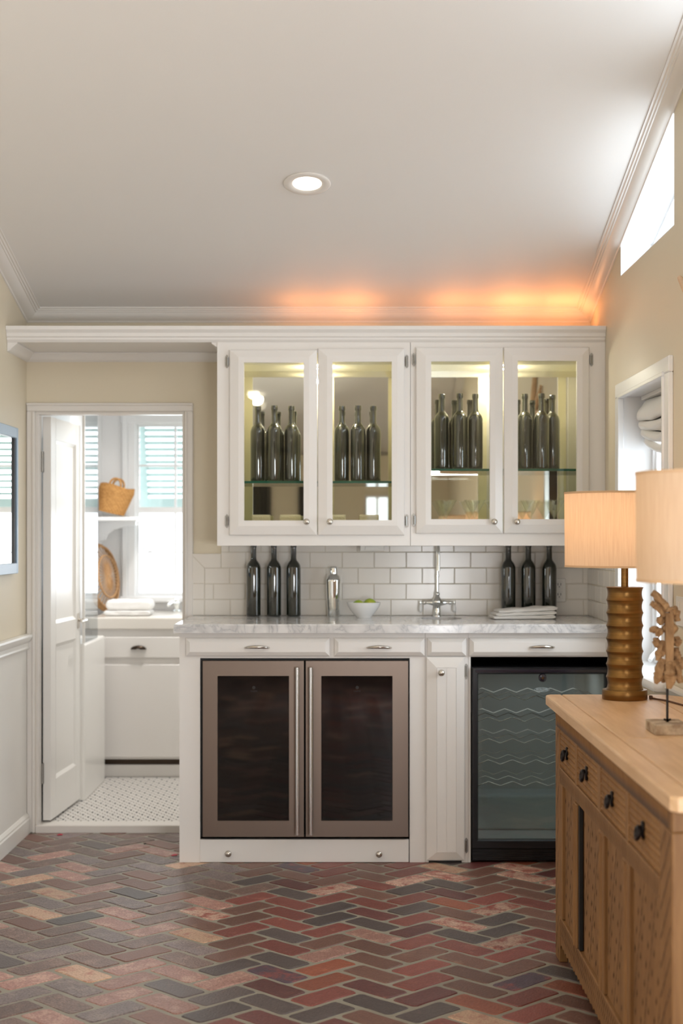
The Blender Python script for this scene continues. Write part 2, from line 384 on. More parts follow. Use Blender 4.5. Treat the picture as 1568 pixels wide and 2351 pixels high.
for i in range(-75, 75):
    for j in range(-75, 75):
        k = (i-j) % 4
        if k == 0: cell = (i+1.0, j+.5); ang = math.pi/4+rot
        elif k == 3: cell = (i+.5, j+1.0); ang = 3*math.pi/4+rot
        else: continue
        c = org+(ux*cell[0]+uy*cell[1])*Wb
        if not (XL-.09 < c.x < XR+.09 and YN-.05 < c.y < 6.37+.09): continue
        cr = random.Random(i*1009+j*31+5)
        mi = cr.randrange(8); ca, sa = math.cos(ang), math.sin(ang)
        poly3 = [(p.x, p.y) for p in protos[mi].v[:len(protos[mi].v)//3]]
        wp = [(c.x+x*ca-y*sa, c.y+x*sa+y*ca) for x, y in poly3]
        cut = wp
        for nx, ny, d in ((1,0,XR-.004), (-1,0,-XL-.004), (0,1,6.362), (0,-1,-YN-.004)): cut = clip(cut, nx, ny, d) if cut else cut
        if len(cut) < 3: continue
        clipped = cut != wp
        D = c.y; px = CX+c.x/D*FPX if D > .5 else 1e9; py = CY+H/D*FPX if D > .5 else 1e9
        hidden = (c.y > 5.87 and c.x > -.58) or (c.x > .70 and c.y < 4.42)
        mt = pick(c.x, c.y, cr)
        dz = cr.uniform(-.0008, .0008); tx, ty = cr.uniform(-.004, .004), cr.uniform(-.006, .006)
        if D > 3.3 and -60 < px < 1640 and py < 2400 and not hidden:
            nvis += 1
            if clipped:
                o = brick_mb([(x-c.x, y-c.y) for x, y in cut]).build('brick', mt, floor, local=True, origin=(0,0,0))
                o.location = (c.x, c.y-3, .002+dz)
            else:
                while len(proto_me) <= 7:
                    pm = protos[len(proto_me)]; me = bpy.data.meshes.new('brick'); me.from_pydata(pm.v, [], pm.f); me.materials.append(BR['red']); proto_me.append(me)
                o = bpy.data.objects.new('brick', proto_me[mi]); C.objects.link(o); o.parent = floor
                o.material_slots[0].link = 'OBJECT'; o.material_slots[0].material = mt
                o.location = (c.x, c.y-3, .002+dz); o.rotation_euler = (tx, ty, ang)
        else:
            b = brick_mb(cut, 0.0); stuffb.add([v+Vector((0,0,dz)) for v in b.v], b.f); stuff_idx += [stuff_mats.index(mt)]*len(b.f)
o = stuffb.build('brick_field', stuff_mats, floor, origin=(0,0,0)); o['kind'] = 'stuff'
for p, mi in zip(o.data.polygons, stuff_idx): p.material_index = mi
print('visible bricks', nvis)

# ceiling
cl = MB().prism([(YN-.12, ZN), (YR, ZR), (YB+.06, ZC0-SL*.06), (YB+.06, ZC0+.25), (YR, ZR+.25), (YN-.12, ZN+.25)], 'x', XL-.14, XR+.16)
tag(cl.build('ceiling', M['ceil']), kind='structure')
# walls
def slopez(y, off): return zc(y)-off
clr = [(4.734, 2.21), (5.669, 2.21), (5.669, slopez(5.669, .028)), (4.734, slopez(4.734, .028))]
clr2 = [(2.1, 2.21), (4.35, 2.21), (4.35, slopez(4.35, .028)), (2.1, slopez(2.1, .028))]
win = [(4.818, .775), (5.619, .775), (5.619, 1.762), (4.818, 1.762)]
swin = [(-.7, .43), (2.0, .43), (2.0, 1.31), (-.7, 1.31)]
wr = MB().holed([(YN, -.08), (YB, -.08), (YB, ZC0), (YR, ZR), (YN, ZN)], [clr, clr2, win, swin], 'x', XR, XR+.14).build('wall_right', M['wall'])
tag(wr, kind='structure')
wl = MB().prism([(YN, -.08), (YB+.06, -.08), (YB+.06, ZC0-SL*.06), (YR, ZR), (YN, ZN)], 'x', XL-.14, XL).build('wall_left', M['wall']); tag(wl, kind='structure')
DX0, DX1, DZ = -1.316, -.689, 1.764
wb = MB().holed([(XL, -.08), (DX0, -.08), (DX0, DZ), (DX1, DZ), (DX1, -.08), (XR, -.08), (XR, ZC0), (XL, ZC0)], [], 'y', YB, YB+.06).build('wall_back', M['wall']); tag(wb, kind='structure')
fw1, fw2 = [(-1.1, .35), (0, .35), (0, 1.33), (-1.1, 1.33)], [(.15, .9), (.42, .9), (.42, 1.66), (.15, 1.66)]
wf = MB().holed([(XL, -.08), (XR, -.08), (XR, ZN), (XL, ZN)], [fw2], 'y', YN-.12, YN).build('wall_front', M['wall']); tag(wf, kind='structure')
for nm, q in (('window_6', fw2),):
    r_ = setting(nm, ((q[0][0]+q[1][0])/2, YN-.06, q[0][1])); mb = MB(); (a, c), (b, _), (_, d), _ = q; e = .03
    mb.box(a, a+e, YN-.08, YN-.04, c, d); mb.box(b-e, b, YN-.08, YN-.04, c, d); mb.box(a+e, b-e, YN-.08, YN-.04, c, c+e); mb.box(a+e, b-e, YN-.08, YN-.04, d-e, d); mb.box((a+b)/2-.012, (a+b)/2+.012, YN-.078, YN-.042, c+e, d-e)
    mb.build('sash', M['trim'], r_)
for k, (xa, xb) in enumerate(((-1.02, -.80), (-.52, -.22))):  # curtains added as dark shapes for the cabinet mirrors to reflect
    t = thing('curtain', 'dark grey curtain added behind the camera for the mirrors, ' + ('nearer the left wall' if k == 0 else 'nearer the middle'), 'curtain', ((xa+xb)/2, YN+.05, 1.36)); n = 24
    MB().loops([[(xa+(xb-xa)*i/n, YN+.05+.02*math.sin(i*1.3), z) for i in range(n+1)] for z in (1.36, 1.78)], False, False, closed=False).build('drape', M['drape'], t, smooth=60)
    MB().tube([(xa-.03, YN+.05, 1.785), (xb+.03, YN+.05, 1.785)], .008, 8).build('rod', M['iron'], t)
# bathroom shell
BY1 = 8.32
MB().box(XL-.14, -.30, YB+.06, BY1+.1, -.08, .012).build('floor_bathroom', M['grout']).__setitem__('kind', 'structure')
MB().box(XL-.14, XL, YB+.06, BY1+.1, .012, 2.15).build('wall_bathroom_left', M['bath']).__setitem__('kind', 'structure')
MB().box(-.42, -.30, YB+.06, BY1+.1, .012, 2.15).build('wall_bathroom_right', M['bath']).__setitem__('kind', 'structure')
MB().box(XL-.14, -.30, YB+.06, BY1+.1, 2.15, 2.25).build('ceiling_bathroom', M['bath']).__setitem__('kind', 'structure')
WX0, WX1, WZ0, WZ1 = XX(313, 8.32), -.50, ZZ(1367, 8.32), ZZ(974, 8.32)
MB().holed([(XL, .012), (-.42, .012), (-.42, 2.15), (XL, 2.15)], [[(WX0, WZ0), (WX1, WZ0), (WX1, WZ1), (WX0, WZ1)]], 'y', BY1, BY1+.1).build('wall_bathroom_back', M['bath']).__setitem__('kind', 'structure')
# hex mosaic
hx = MB(); hd = MB(); R = .0165; pitch = R*2*.98
for a in range(60):
    for b in range(70):
        x = -1.34+a*pitch+(b % 2)*pitch/2; y = 6.46+b*pitch*.866
        if x > -.43 or y > 7.74: continue
        pts = [(x+.94*R*math.cos(math.radians(60*k+30)), y+.94*R*math.sin(math.radians(60*k+30))) for k in range(6)]
        dot = (b % 2 == 0) and ((a+(b//2)*2) % 3 == 0)
        if dot: pts2 = pts
        (hd if dot and False else hx).loops([[(p[0], p[1], .012) for p in pts], [(p[0], p[1], .0265) for p in pts]], cap0=False)
        if (b % 2 == 0) and ((a+b//2) % 2 == 0):
            q = [(x+R*.98+.34*R*math.cos(math.radians(60*k)), y+.57*R+.34*R*math.sin(math.radians(60*k))) for k in range(6)]
            hd.loops([[(p[0], p[1], .012) for p in q], [(p[0], p[1], .0272) for p in q]], cap0=False)
fb = bpy.data.objects['floor_bathroom']
hx.build('hexagon_tiles', M['hex'], fb).__setitem__('kind', 'stuff')
hd.build('black_dot_tiles', M['hexdot'], fb).__setitem__('kind', 'stuff')
MB().box(DX0, DX1, 6.366, 6.462, -.02, .030, .003).build('trim_3', M['trim']).__setitem__('kind', 'structure')

# crown mouldings (mitred)
prof = [(0,.038),(.005,.038),(.008,.033),(.018,.031),(.030,.026),(.040,.018),(.045,.012),(.050,.0125),(.053,.008),(.059,.0085),(.063,.004),(.070,.004),(.070,-.002),(0,-.002)]
def crown(name, pts):
    tag(MB().loops(pts).build(name, M['trim'], smooth=30), kind='structure')
crown('trim_1', [[(XL+a, YB-a, ZC0+SL*a-b) for a, b in prof], [(XR-a, YB-a, ZC0+SL*a-b) for a, b in prof]])
crown('trim_2', [[(XL+a, YB-a, zc(YB-a)-b) for a, b in prof], [(XL+a, YR, ZR-b) for a, b in prof], [(XL+a, YN, ZN-b) for a, b in prof]])
crown('trim_4', [[(XR-a, YB-a, zc(YB-a)-b) for a, b in prof], [(XR-a, YR, ZR-b) for a, b in prof], [(XR-a, YN, ZN-b) for a, b in prof]])
# wainscot, chair rails and skirting
MB().box(XL, XL+.004, YN, 6.362, .0, .79).build('wainscot', M['wallw'], wl)
MB().box(XR-.004, XR, YN, 4.72, .0, .75).build('wainscot', M['wallw'], wr)
rail = [(0,.768),(.010,.768),(.014,.776),(.009,.782),(.009,.796),(.016,.802),(.022,.812),(.026,.824),(.024,.832),(0,.834)]
tag(MB().loops([[(XL+.003+a, y, z) for a, z in rail] for y in (YN, 6.362)]).build('trim_5', M['wallw'], smooth=30), kind='structure')
tag(MB().loops([[(XR-.003-a, y, z-.055) for a, z in rail] for y in (YN, 4.74)]).build('trim_6', M['wallw'], smooth=30), kind='structure')
bb = [(0,0),(.016,0),(.016,.060),(.012,.066),(.012,.072),(.005,.082),(0,.084)]
tag(MB().loops([[(XL+.003+a, y, z) for a, z in bb] for y in (YN, 6.362)]).build('baseboard_left', M['wallw'], smooth=30), kind='structure')
tag(MB().loops([[(XR-.003-a, y, z) for a, z in bb] for y in (YN, 5.78)]).build('baseboard_right', M['wallw'], smooth=30), kind='structure')

# doorway casing + door leaf
d1 = setting('door_1', (-1.0, 6.37, 0))
cs = MB(); cx0, cx1, cz = XL+.002, -.655, 1.799
for a, b, z in ((cx0, DX0, 0), ): cs.box(a, b, 6.364, 6.38, .0, DZ, .003); cs.box(b-.012, b, 6.358, 6.37, 0, DZ-.001, .002)
cs.box(DX1, cx1, 6.364, 6.38, 0, DZ, .003); cs.box(DX1, DX1+.010, 6.358, 6.37, 0, DZ-.001, .002)
cs.box(cx0, cx1, 6.364, 6.38, DZ, cz, .003); cs.box(cx0, cx1, 6.356, 6.366, cz-.010, cz, .002)
cs.build('casing', M['trim'], d1)
jb = MB().box(DX0-.004, DX0+.012, 6.3815, 6.44, .03, DZ-.0125); jb.box(DX1-.012, DX1+.004, 6.3815, 6.44, .03, DZ-.0125); jb.box(DX0, DX1, 6.38, 6.44, DZ-.012, DZ+.004)
jb.build('jamb', M['trim'], d1)
leaf = bpy.data.objects.new('door_leaf', None); C.objects.link(leaf); leaf.parent = d1
leaf.location = Vector((-1.300, 6.445, .036))-Vector(d1.location); leaf.rotation_euler = (0, 0, math.radians(-3.3))
LW, LT, LH = .535, .035, 1.712
lf = MB()
def leafframe(mb):
    y = [(0, .085), (LW-.085, LW)]
    for a, b in y: mb.box(0, LT, a, b, 0, LH, .002)
    for a, b in ((0, .165), (.74, .83), (LH-.095, LH)): mb.box(0, LT, .085, LW-.085, a, b, .0015)
    for a, b in ((.165, .74), (.83, LH-.095)):
        mb.box(.010, LT-.010, .085, LW-.085, a, b)
        # bevelled sticking round each panel, front side
        y0, y1 = .085, LW-.085
        for xs, xo in ((LT, LT-.010), (0, .010)):
            mb.loops([[(xs, y0, a), (xs, y1, a), (xs, y1, b), (xs, y0, b)], [(xo, y0+.014, a+.014), (xo, y1-.014, a+.014), (xo, y1-.014, b-.014), (xo, y0+.014, b-.014)]], False, False)
leafframe(lf)
lf.build('leaf_panel', M['door'], leaf, local=True)
hn = []
for z in (1.52, .20):
    h_ = MB().box(-.028, .006, -.006, 0.0, z-.042, z+.042, .001).lathe([(.006, z-.044), (.006, z+.044)], (.0, -.006, 0), 10)
    h_.build('hinge', M['hinge'], leaf, local=True, smooth=40)
lv = MB().box(LT, LT+.005, LW-.065, LW-.030, .785, .855, .0015).tube([(LT+.005, LW-.045, .822), (LT+.040, LW-.045, .822)], .007, 10).tube([(LT+.036, LW-.045, .822), (LT+.038, LW-.075, .822), (LT+.036, LW-.13, .820)], [.008, .007, .005], 8)
lv.build('lever_handle', M['nickel'], leaf, local=True, smooth=40)

# ------------------------------------------------------------------ backsplash tiles (children of the walls)
zt = [ZZ(y, YB) for y in (1413, 1376, 1340, 1303.7, 1267.5, 1232.5)]
MB().box(-.665, XR, 6.3685, 6.38, .909, zt[3]).build('grout_bed', M['grout'], wb)
MB().box(XX(508, YB), XR, 6.3685, 6.38, zt[3], 1.203).build('grout_bed', M['grout'], wb)
MB().box(-.665, XX(508, YB), 6.3685, 6.38, zt[3], ZZ(1271, YB)).build('grout_bed', M['grout'], wb)
g = .0012; cache = {}
def tile(x0, x1, z0, z1):
    key = (round(x1-x0, 4), round(z1-z0, 4))
    if key in cache:
        o = cache[key].copy(); C.objects.link(o); p = cache[key]
        o.location = Vector(((x0+x1)/2, 6.3705, (z0+z1)/2))-Vector(wb.location)+Vector((0, random.uniform(-.0006, .0004), 0)); return
    cache[key] = MB().box(x0+g, x1-g, 6.366, 6.375, z0+g, z1-g, .0016).build('tile', M['tile'], wb)
phase = [529, 564+73.5-73.5, 527.5, 564.5, 526]
for r in range(5):
    xs = 470 if r < 3 else 508
    z0, z1 = zt[r], min(zt[r+1], 1.203)
    edges = [xs]; x = phase[r]-73.6*4
    while x < 1354:
        if x > xs+8: edges.append(x)
        x += 73.6
    edges.append(1355.5)
    for a, b in zip(edges, edges[1:]):
        if b-a > 4: tile(XX(a, YB), XX(b, YB), z0, z1)
tile(-.665, XX(470, YB), zt[0], zt[1]+.0); tile(-.665, XX(470, YB), zt[1], ZZ(1339, YB))
xa, xb, za, zb = -.665, XX(470, YB), ZZ(1339, YB), ZZ(1271, YB)
for poly in ([(xa+g, za+g), (xb-g, za+g), (xb-g, zt[3]-g), (xa+g, zb-2*g)], [(xa+2*g, zb-g), (xb+g, zt[3]+g), (XX(508, YB)-g, zt[3]+g), (XX(508, YB)-g, zb-g)]):
    MB().prism(poly, 'y', 6.366, 6.375).build('tile', M['tile'], wb)
MB().box(XR-.0115, XR, 5.72, 6.366, .909, zt[4]).build('grout_bed', M['grout'], wr)
for r in range(4):
    y = 6.366; first = True; seg = .134
    while y > 5.73:
        L_ = (.067 if r % 2 else .134) if first else .134; first = False
        y2 = max(y-L_, 5.722)
        if y-y2 > .01: MB().box(XR-.014, XR-.005, y2+g, y-g, zt[r]+g, zt[r+1]-g, .0016).build('tile', M['tile'], wr)
        y = y2

# outlet and undercabinet box
def outlet(loc, label):
    t = thing('wall_outlet', label, 'outlet', loc)
    x, y, z = loc
    MB().box(x-.027, x+.027, y-.005, y, z-.05, z+.05, .0025).build('cover_plate', M['plastic'], t)
    for dz in (.021, -.021):
        s_ = MB().box(x-.016, x+.016, y-.008, y-.005, z+dz-.016, z+dz+.016, .002).build('socket', M['plastic'], t)
        q = MB()
        for dx in (-.006, .006): q.box(x+dx-.0012, x+dx+.0012, y-.0086, y-.0078, z+dz-.001, z+dz+.009)
        q.lathe([(.0022, y-.0086), (.0022, y-.0078)], (x, 0, z+dz-.007), 8, axis='y')
        q.build('slots', M['void'], s_)
    return t
outlet((XX(1284, 6.36), 6.366, ZZ(1355, 6.36)), 'cream double power outlet on the tiles right of the counter bottles')
ub = thing('undercabinet_outlet_box', 'small white plastic box hanging under the upper cabinet above the bowl', 'outlet box', (XX(854, 6.33), 6.34, 1.183))
MB().box(XX(826, 6.33), XX(882, 6.33), 6.315, 6.366, 1.178, 1.204, .003).build('housing', M['plastic'], ub)
MB().box(XX(838, 6.33), XX(870, 6.33), 6.312, 6.316, 1.183, 1.199, .001).build('front_cover', M['plastic'], ub)

# ------------------------------------------------------------------ windows
def pane_frame(mb, axis_x, y0, y1, z0, z1, x0, x1, w_):
    mb.box(x0, x1, y0, y0+w_, z0, z1); mb.box(x0, x1, y1-w_, y1, z0, z1); mb.box(x0, x1, y0+w_, y1-w_, z0, z0+w_); mb.box(x0, x1, y0+w_, y1-w_, z1-w_, z1)
w1 = setting('window_1', (XR+.06, 5.22, .775))
rv = MB()
for (y0, y1, z0, z1) in ((4.812, 4.818, .775, 1.768), (5.613, 5.619, .775, 1.768)): rv.box(XR, XR+.14, y0, y1, z0, z1)
rv.build('reveal', M['sillw'], w1)
MB().box(XR, XR+.14, 4.818, 5.619, 1.757, 1.763).build('head', M['sillw'], w1)
cg = MB()
cg.box(XR-.016, XR, 5.613, 5.70, .80, 1.7565, .003); cg.box(XR-.016, XR, 4.745, 4.824, .80, 1.7565, .003); cg.box(XR-.016, XR, 4.745, 5.70, 1.757, 1.808, .003)
cg.box(XR-.022, XR, 5.606, 5.622, .80, 1.7495, .002); cg.box(XR-.022, XR, 4.814, 4.828, .80, 1.7495, .002); cg.box(XR-.022, XR, 4.82, 5.62, 1.750, 1.764, .002)
cg.build('casing', M['sillw'], w1)
MB().box(XR-.055, XR+.13, 4.79, 5.65, .748, .782, .012).build('sill', M['sillw'], w1, smooth=40)
sh = MB(); pane_frame(sh, 1, 4.824, 5.613, .782, 1.757, XR+.104, XR+.125, .03); pane_frame(sh, 1, 4.86, 5.585, .81, 1.73, XR+.112, XR+.135, .028)
sh.box(XR+.115, XR+.132, 5.20, 5.225, .82, 1.72); sh.build('sash', M['sillw'], w1)
MB().box(XR+.120, XR+.123, 4.87, 5.57, .82, 1.72).build('pane', M['wglass'], w1)
w2 = setting('window_2', (XR+.06, 5.2, 2.21))
def clere(p, root):
    (ya, za), (yb, _), (_, zb2), (_, za2) = p
    s_ = MB(); x0, x1 = XR+.117, XR+.138; t = .014
    s_.loops([[(x, ya, za), (x, yb, za), (x, yb, zb2), (x, ya, za2)] for x in (x0, x1)] , False, False)
    s_.prism([(ya, za), (yb, za), (yb, za+t), (ya, za+t)], 'x', x0, x1)
    s_.prism([(ya, za2-t), (yb, zb2-t), (yb, zb2), (ya, za2)], 'x', x0, x1)
    s_.prism([(yb-t, za), (yb, za), (yb, zb2), (yb-t, zb2+SL*t)], 'x', x0-.0006, x1+.0006); s_.prism([(ya, za), (ya+t, za), (ya+t, za2-SL*t), (ya, za2)], 'x', x0-.0006, x1+.0006)
    ym = (ya+yb)/2
    s_.box(x0-.0004, x1+.0004, ym-.008, ym+.008, za, (za2+zb2)/2-.01)
    s_.build('sash', M['sillw'], root)
    MB().prism([(ya+t, za+t), (yb-t, za+t), (yb-t, zb2-t), (ya+t, za2-t)], 'x', x0+.008, x0+.011).build('pane', M['wglass'], root)
    r_ = MB(); e = .003
    r_.prism([(yb-e, za), (yb, za), (yb, zb2), (yb-e, zb2)], 'x', XR+.0, x0); r_.prism([(ya, za), (ya+e, za), (ya+e, za2), (ya, za2)], 'x', XR, x0)
    r_.prism([(ya, za2-e), (yb, zb2-e), (yb, zb2), (ya, za2)], 'x', XR, x0); r_.prism([(ya, za), (yb, za), (yb, za+e), (ya, za+e)], 'x', XR, x0)
    r_.build('reveal', M['sillw'], root)
clere(clr, w2)
w4 = setting('window_4', (XR+.06, 3.2, 2.21)); clere(clr2, w4)
w5 = setting('fill_window_5', (XR+.06, .65, .43)); s5 = MB(); pane_frame(s5, 1, -.7, 2.0, .43, 1.31, XR+.05, XR+.09, .05); s5.box(XR+.052, XR+.088, .18, .22, .43, 1.31); s5.box(XR+.052, XR+.088, 1.08, 1.12, .43, 1.31); s5.build('sash', M['sillw'], w5)  # unseen window added beside the camera to carry the fill light
# bathroom window
w3 = setting('window_3', (-.85, BY1, WZ0)); s3 = MB(); yf = BY1+.03
XM = XX(403, 8.36)
def bar(x0, x1, z0, z1, y0=yf, y1=yf+.03): s3.box(x0, x1, y0, y1, z0, z1)
bar(WX0, WX0+.012, WZ0, WZ1, yf-.002, yf+.032); bar(WX1-.012, WX1, WZ0, WZ1, yf-.002, yf+.032); bar(WX0, WX1, WZ1-.012, WZ1); bar(WX0, WX1, WZ0, WZ0+.014)
zm = ZZ(1171, 8.36); bar(WX0, WX1, zm-.016, zm+.016, yf-.01, yf+.03)
for x in (XM, XM+.21): bar(x-.006, x+.006, WZ0, WZ1, yf-.0015, yf+.0315)
for z in (ZZ(1069, 8.36), ): bar(WX0, WX1, z-.006, z+.006)
z = ZZ(1268, 8.36); bar(WX0, WX1, z-.004, z+.004); bar(XX(340,8.36), XX(350,8.36), z+.003, z+.010)
s3.build('sash', M['sillw'], w3)
MB().box(WX0+.01, WX1-.01, yf+.015, yf+.018, WZ0+.01, WZ1-.01).build('pane', M['wglass'], w3)
cg = MB(); cw = .075
cg.box(WX0-.045, WX0-.003, BY1-.02, BY1, WZ0-.03, WZ1+.06, .004); cg.box(WX0-.075, WX0-.045, BY1-.028, BY1, WZ0-.03, WZ1+.06, .004)
cg.box(WX0-.085, -.43, BY1-.022, BY1, WZ1+.005, WZ1+.06, .004); cg.box(WX0-.085, -.43, BY1-.05, BY1, WZ0-.035, WZ0-.005, .006)
cg.build('casing', M['sillw'], w3)

# ------------------------------------------------------------------ upper cabinets
UY = 6.007; UX0, UXm, UX1 = -.523, .2415, XR; UZ0, UZ1 = 1.204, 2.008; MY = 6.27
def rectpx(x0, x1, y0, y1, D): return XX(x0, D), XX(x1, D), ZZ(y1, D), ZZ(y0, D)
def upper(label, X0, X1, doors, shelf_y, leftcab):
    t = thing('wall_cabinet', label, 'cabinet', ((X0+X1)/2, 6.2, UZ0))
    e = .0008
    X0 += e; X1 -= e
    b = MB().box(X0, X0+.016, UY+.018, 6.364, UZ0, UZ1); b.box(X1-.016, X1, UY+.018, 6.364, UZ0, UZ1)
    b.box(X0+.016, X1-.016, UY+.018, 6.364, UZ0, UZ0+.02); b.box(X0+.016, X1-.016, UY+.018, 6.364, 1.99, UZ1); b.box(X0+.016, X1-.016, MY+.006, 6.364, UZ0+.02, 1.99)
    b.build('carcass', M['cab'], t)
    i_ = MB(); i_.box(X0+.016, X0+.018, UY+.02, MY, UZ0+.02, 1.93); i_.box(X1-.018, X1-.016, UY+.02, MY, UZ0+.02, 1.93); i_.box(X0+.016, X1-.016, UY+.02, MY, UZ0+.02, UZ0+.023); i_.box(X0+.016, X1-.016, UY+.02, MY, 1.922, 1.99)
    i_.build('interior_lining', M['inner'], t)
    MB().box(X0+.018, X1-.018, MY, MY+.004, UZ0+.023, 1.922).build('mirror_back', M['mirror'], t)
    pk = MB().lathe([(.026, 1.9218), (.026, 1.914), (.021, 1.911)], ((doors[0][1]*.5+doors[1][0]*.5-CX)/FPX*6.12, 6.12, 0), 24).build('puck_light', M['nickel'], t, smooth=40)
    Xp = (doors[0][1]*.5+doors[1][0]*.5-CX)/FPX*6.12
    MB().lathe([(.019, 1.9105), (.019, 1.9098)], (Xp, 6.12, 0), 20).build('puck_lens', M['lampface'], pk)
    light('cabinet_light', 'POINT', (Xp, 6.12, 1.895), 2.6, (1, .93, .78), radius=.012)
    # face frame
    ox0 = XX(doors[0][0], UY)+.012; ox1 = XX(doors[1][1], UY)-.012; oz0 = ZZ(doors[0][3], UY)+.012; oz1 = ZZ(doors[0][2], UY)-.012
    f_ = MB().holed([(X0, UZ0), (X1, UZ0), (X1, UZ1), (X0, UZ1)], [[(ox0, oz0), (ox1, oz0), (ox1, oz1), (ox0, oz1)]], 'y', UY, UY+.018)
    f_.build('face_frame', M['cab'], t)
    for k, (a, b_, ya, yb, ga, gb, gya, gyb, kx) in enumerate(doors):
        DY = UY-.020
        x0, x1, z0, z1 = rectpx(a, b_, ya, yb, DY); h0, h1, j0, j1 = rectpx(ga, gb, gya, gyb, DY)
        d = MB(); bw = .033
        h0b, h1b, j0b, j1b = h0-.022, h1+.022, j0-.022, j1+.022
        d.rects([(x0, x1, z0, z1, UY-.001), (x0, x1, z0, z1, DY+.012), (x0+.003, x1-.003, z0+.003, z1-.003, DY+.008), (h0b, h1b, j0b, j1b, DY), (h0, h1, j0, j1, DY), (h0, h1, j0, j1, UY-.001), (x0, x1, z0, z1, UY-.001)], False, False)
        do = d.build('door', M['cab'], t)
        q = MB(); q.holed([(x0+.016, z0+.016), (x1-.016, z0+.016), (x1-.016, z1-.016), (x0+.016, z1-.016)], [[(h0, j0), (h1, j0), (h1, j1), (h0, j1)]], 'y', UY-.0008, UY+.0005)
        q.build('inner_face', M['inner'], do)
        MB().add([(h0-.004, UY-.006, j0-.004), (h1+.004, UY-.006, j0-.004), (h1+.004, UY-.006, j1+.004), (h0-.004, UY-.006, j1+.004)], [(0,1,2,3)]).build('glass_pane', M['glass'], do)
        kn = MB().lathe([(.0035, DY-.001), (.0035, DY-.010), (.010, DY-.013), (.0125, DY-.018), (.011, DY-.023), (.004, DY-.026)], (XX(kx, DY), 0, ZZ(1198, DY)), 16, axis='y')
        kn.build('knob', M['nickel'], do, smooth=50)
        side = a if k == 0 else b_
        for hy in (830 if leftcab else 826, 1196 if leftcab else 1194):
            hxp = (side-5) if k == 0 else (side+5 if leftcab else side+4)
            hX, hZ = XX(hxp, UY), ZZ(hy, UY)
            MB().prism([(hX-.007, hZ-.018), (hX, hZ-.027), (hX+.006, hZ-.020), (hX+.006, hZ+.020), (hX, hZ+.027), (hX-.007, hZ+.018)], 'y', UY-.004, UY).lathe([(.0042, hZ-.017), (.0042, hZ+.017)], (hX+.003*(1 if k == 0 else -1), UY-.006, 0), 8).build('hinge', M['hinge'], do, smooth=40)
    zs = ZZ(shelf_y, 6.06)
    MB().box(X0+.019, X1-.019, 6.055, MY-.003, zs-.0045, zs+.0045, .001).build('glass_shelf', M['gshelf'], t)
    MB().box(X0+.019, X1-.019, 6.0538, 6.0549, zs-.0045, zs+.0045).build('polished_edge', M['gedge'], t)
    for px_ in (X0+.018, X1-.026):
        for y_ in (6.08, 6.24): MB().box(px_, px_+.008, y_, y_+.006, zs-.010, zs-.0046).build('shelf_pin', M['nickel'], t)
    return t, zs+.0045
#            x0   x1   y0   y1    glass x0 x1 y0 y1     knob
ucl, zsl = upper('white wall cabinet with two glass doors, left half, nearest the doorway', UX0, UXm,
    [(526, 728, 802, 1229, 560, 697, 832, 1195, 704), (729.5, 929, 799, 1229, 763.5, 899.5, 830, 1194, 757)], 1107, True)
ucr, zsr = upper('white wall cabinet with two glass doors, right half, against the window wall', UXm, UX1,
    [(955, 1155.5, 797, 1225, 990, 1124.5, 829, 1192, 1134), (1157, 1354, 796, 1225, 1189, 1324.5, 828, 1192, 1186)], 1079, False)
# cornice shelf over doorway and cabinets
cp = [(6.38, UZ1+.0006), (6.012, UZ1+.0006), (6.008, UZ1+.006), (6.004, UZ1+.010), (6.004, UZ1+.018), (5.997, UZ1+.022), (5.997, UZ1+.036), (5.990, UZ1+.042), (5.985, UZ1+.048), (5.985, UZ1+.062), (6.38, UZ1+.062)]
t = thing('cornice_shelf', 'long white moulded shelf board over the doorway and the wall cabinets', 'shelf', (-.17, 6.2, UZ1))
MB().loops([[(x, a, b) for a, b in cp] for x in (XL+.001, XR-.001)]).build('board', M['cab'], t, smooth=20)
um = [(0, 0), (.040, 0), (.040, -.004), (.032, -.010), (.018, -.022), (.012, -.030), (.004, -.034), (0, -.036)]
MB().loops([[(XL+.001+(a), 6.380-a, UZ1+b) for a, b in um], [(UX0-.001, 6.380-a, UZ1+b) for a, b in um]]).build('bed_moulding', M['cab'], t, smooth=30)
MB().loops([[(XL+.001+a, 6.380-a, UZ1+b) for a, b in um], [(XL+.001+a, 6.012, UZ1+b) for a, b in um]]).build('bed_moulding', M['cab'], t, smooth=30)
sm = [(0, 0), (.022, 0), (.020, -.006), (.012, -.010), (.006, -.016), (0, -.018)]
MB().loops([[(UX0-.0005-a, y, UZ1+b) for a, b in sm] for y in (6.335, 6.012)]).build('bed_moulding', M['cab'], t, smooth=30)
# amber lights lying on top of the cabinet
for k, (x, e) in enumerate(((690, 1.1), (812, 1.7), (1040, 1.5), (1180, 2.4), (1305, 2.6))):
    X = XX(x, 6.2); Z = UZ1+.0622
    t = thing('amber_spot', ['small amber uplight hidden on top of the cabinets, ' + s for s in ('furthest left', 'above the second glass door', 'above the third glass door', 'above the fourth glass door', 'nearest the window wall')][k], 'light', (X, 6.22, Z), group='amber uplights on the cabinet top')
    MB().lathe([(.020, Z), (.022, Z+.006), (.018, Z+.012)], (X, 6.22, 0), 16).build('housing', M['nickel'], t, smooth=40)
    MB().lathe([(.015, Z+.012), (.015, Z+.0135)], (X, 6.22, 0), 16).build('lens', M['puck'], t)
    light('amber_glow', 'AREA', (X, 6.22, Z+.018), e*.105, (1, .36, .12), .13, .03, (0, .15, 1))

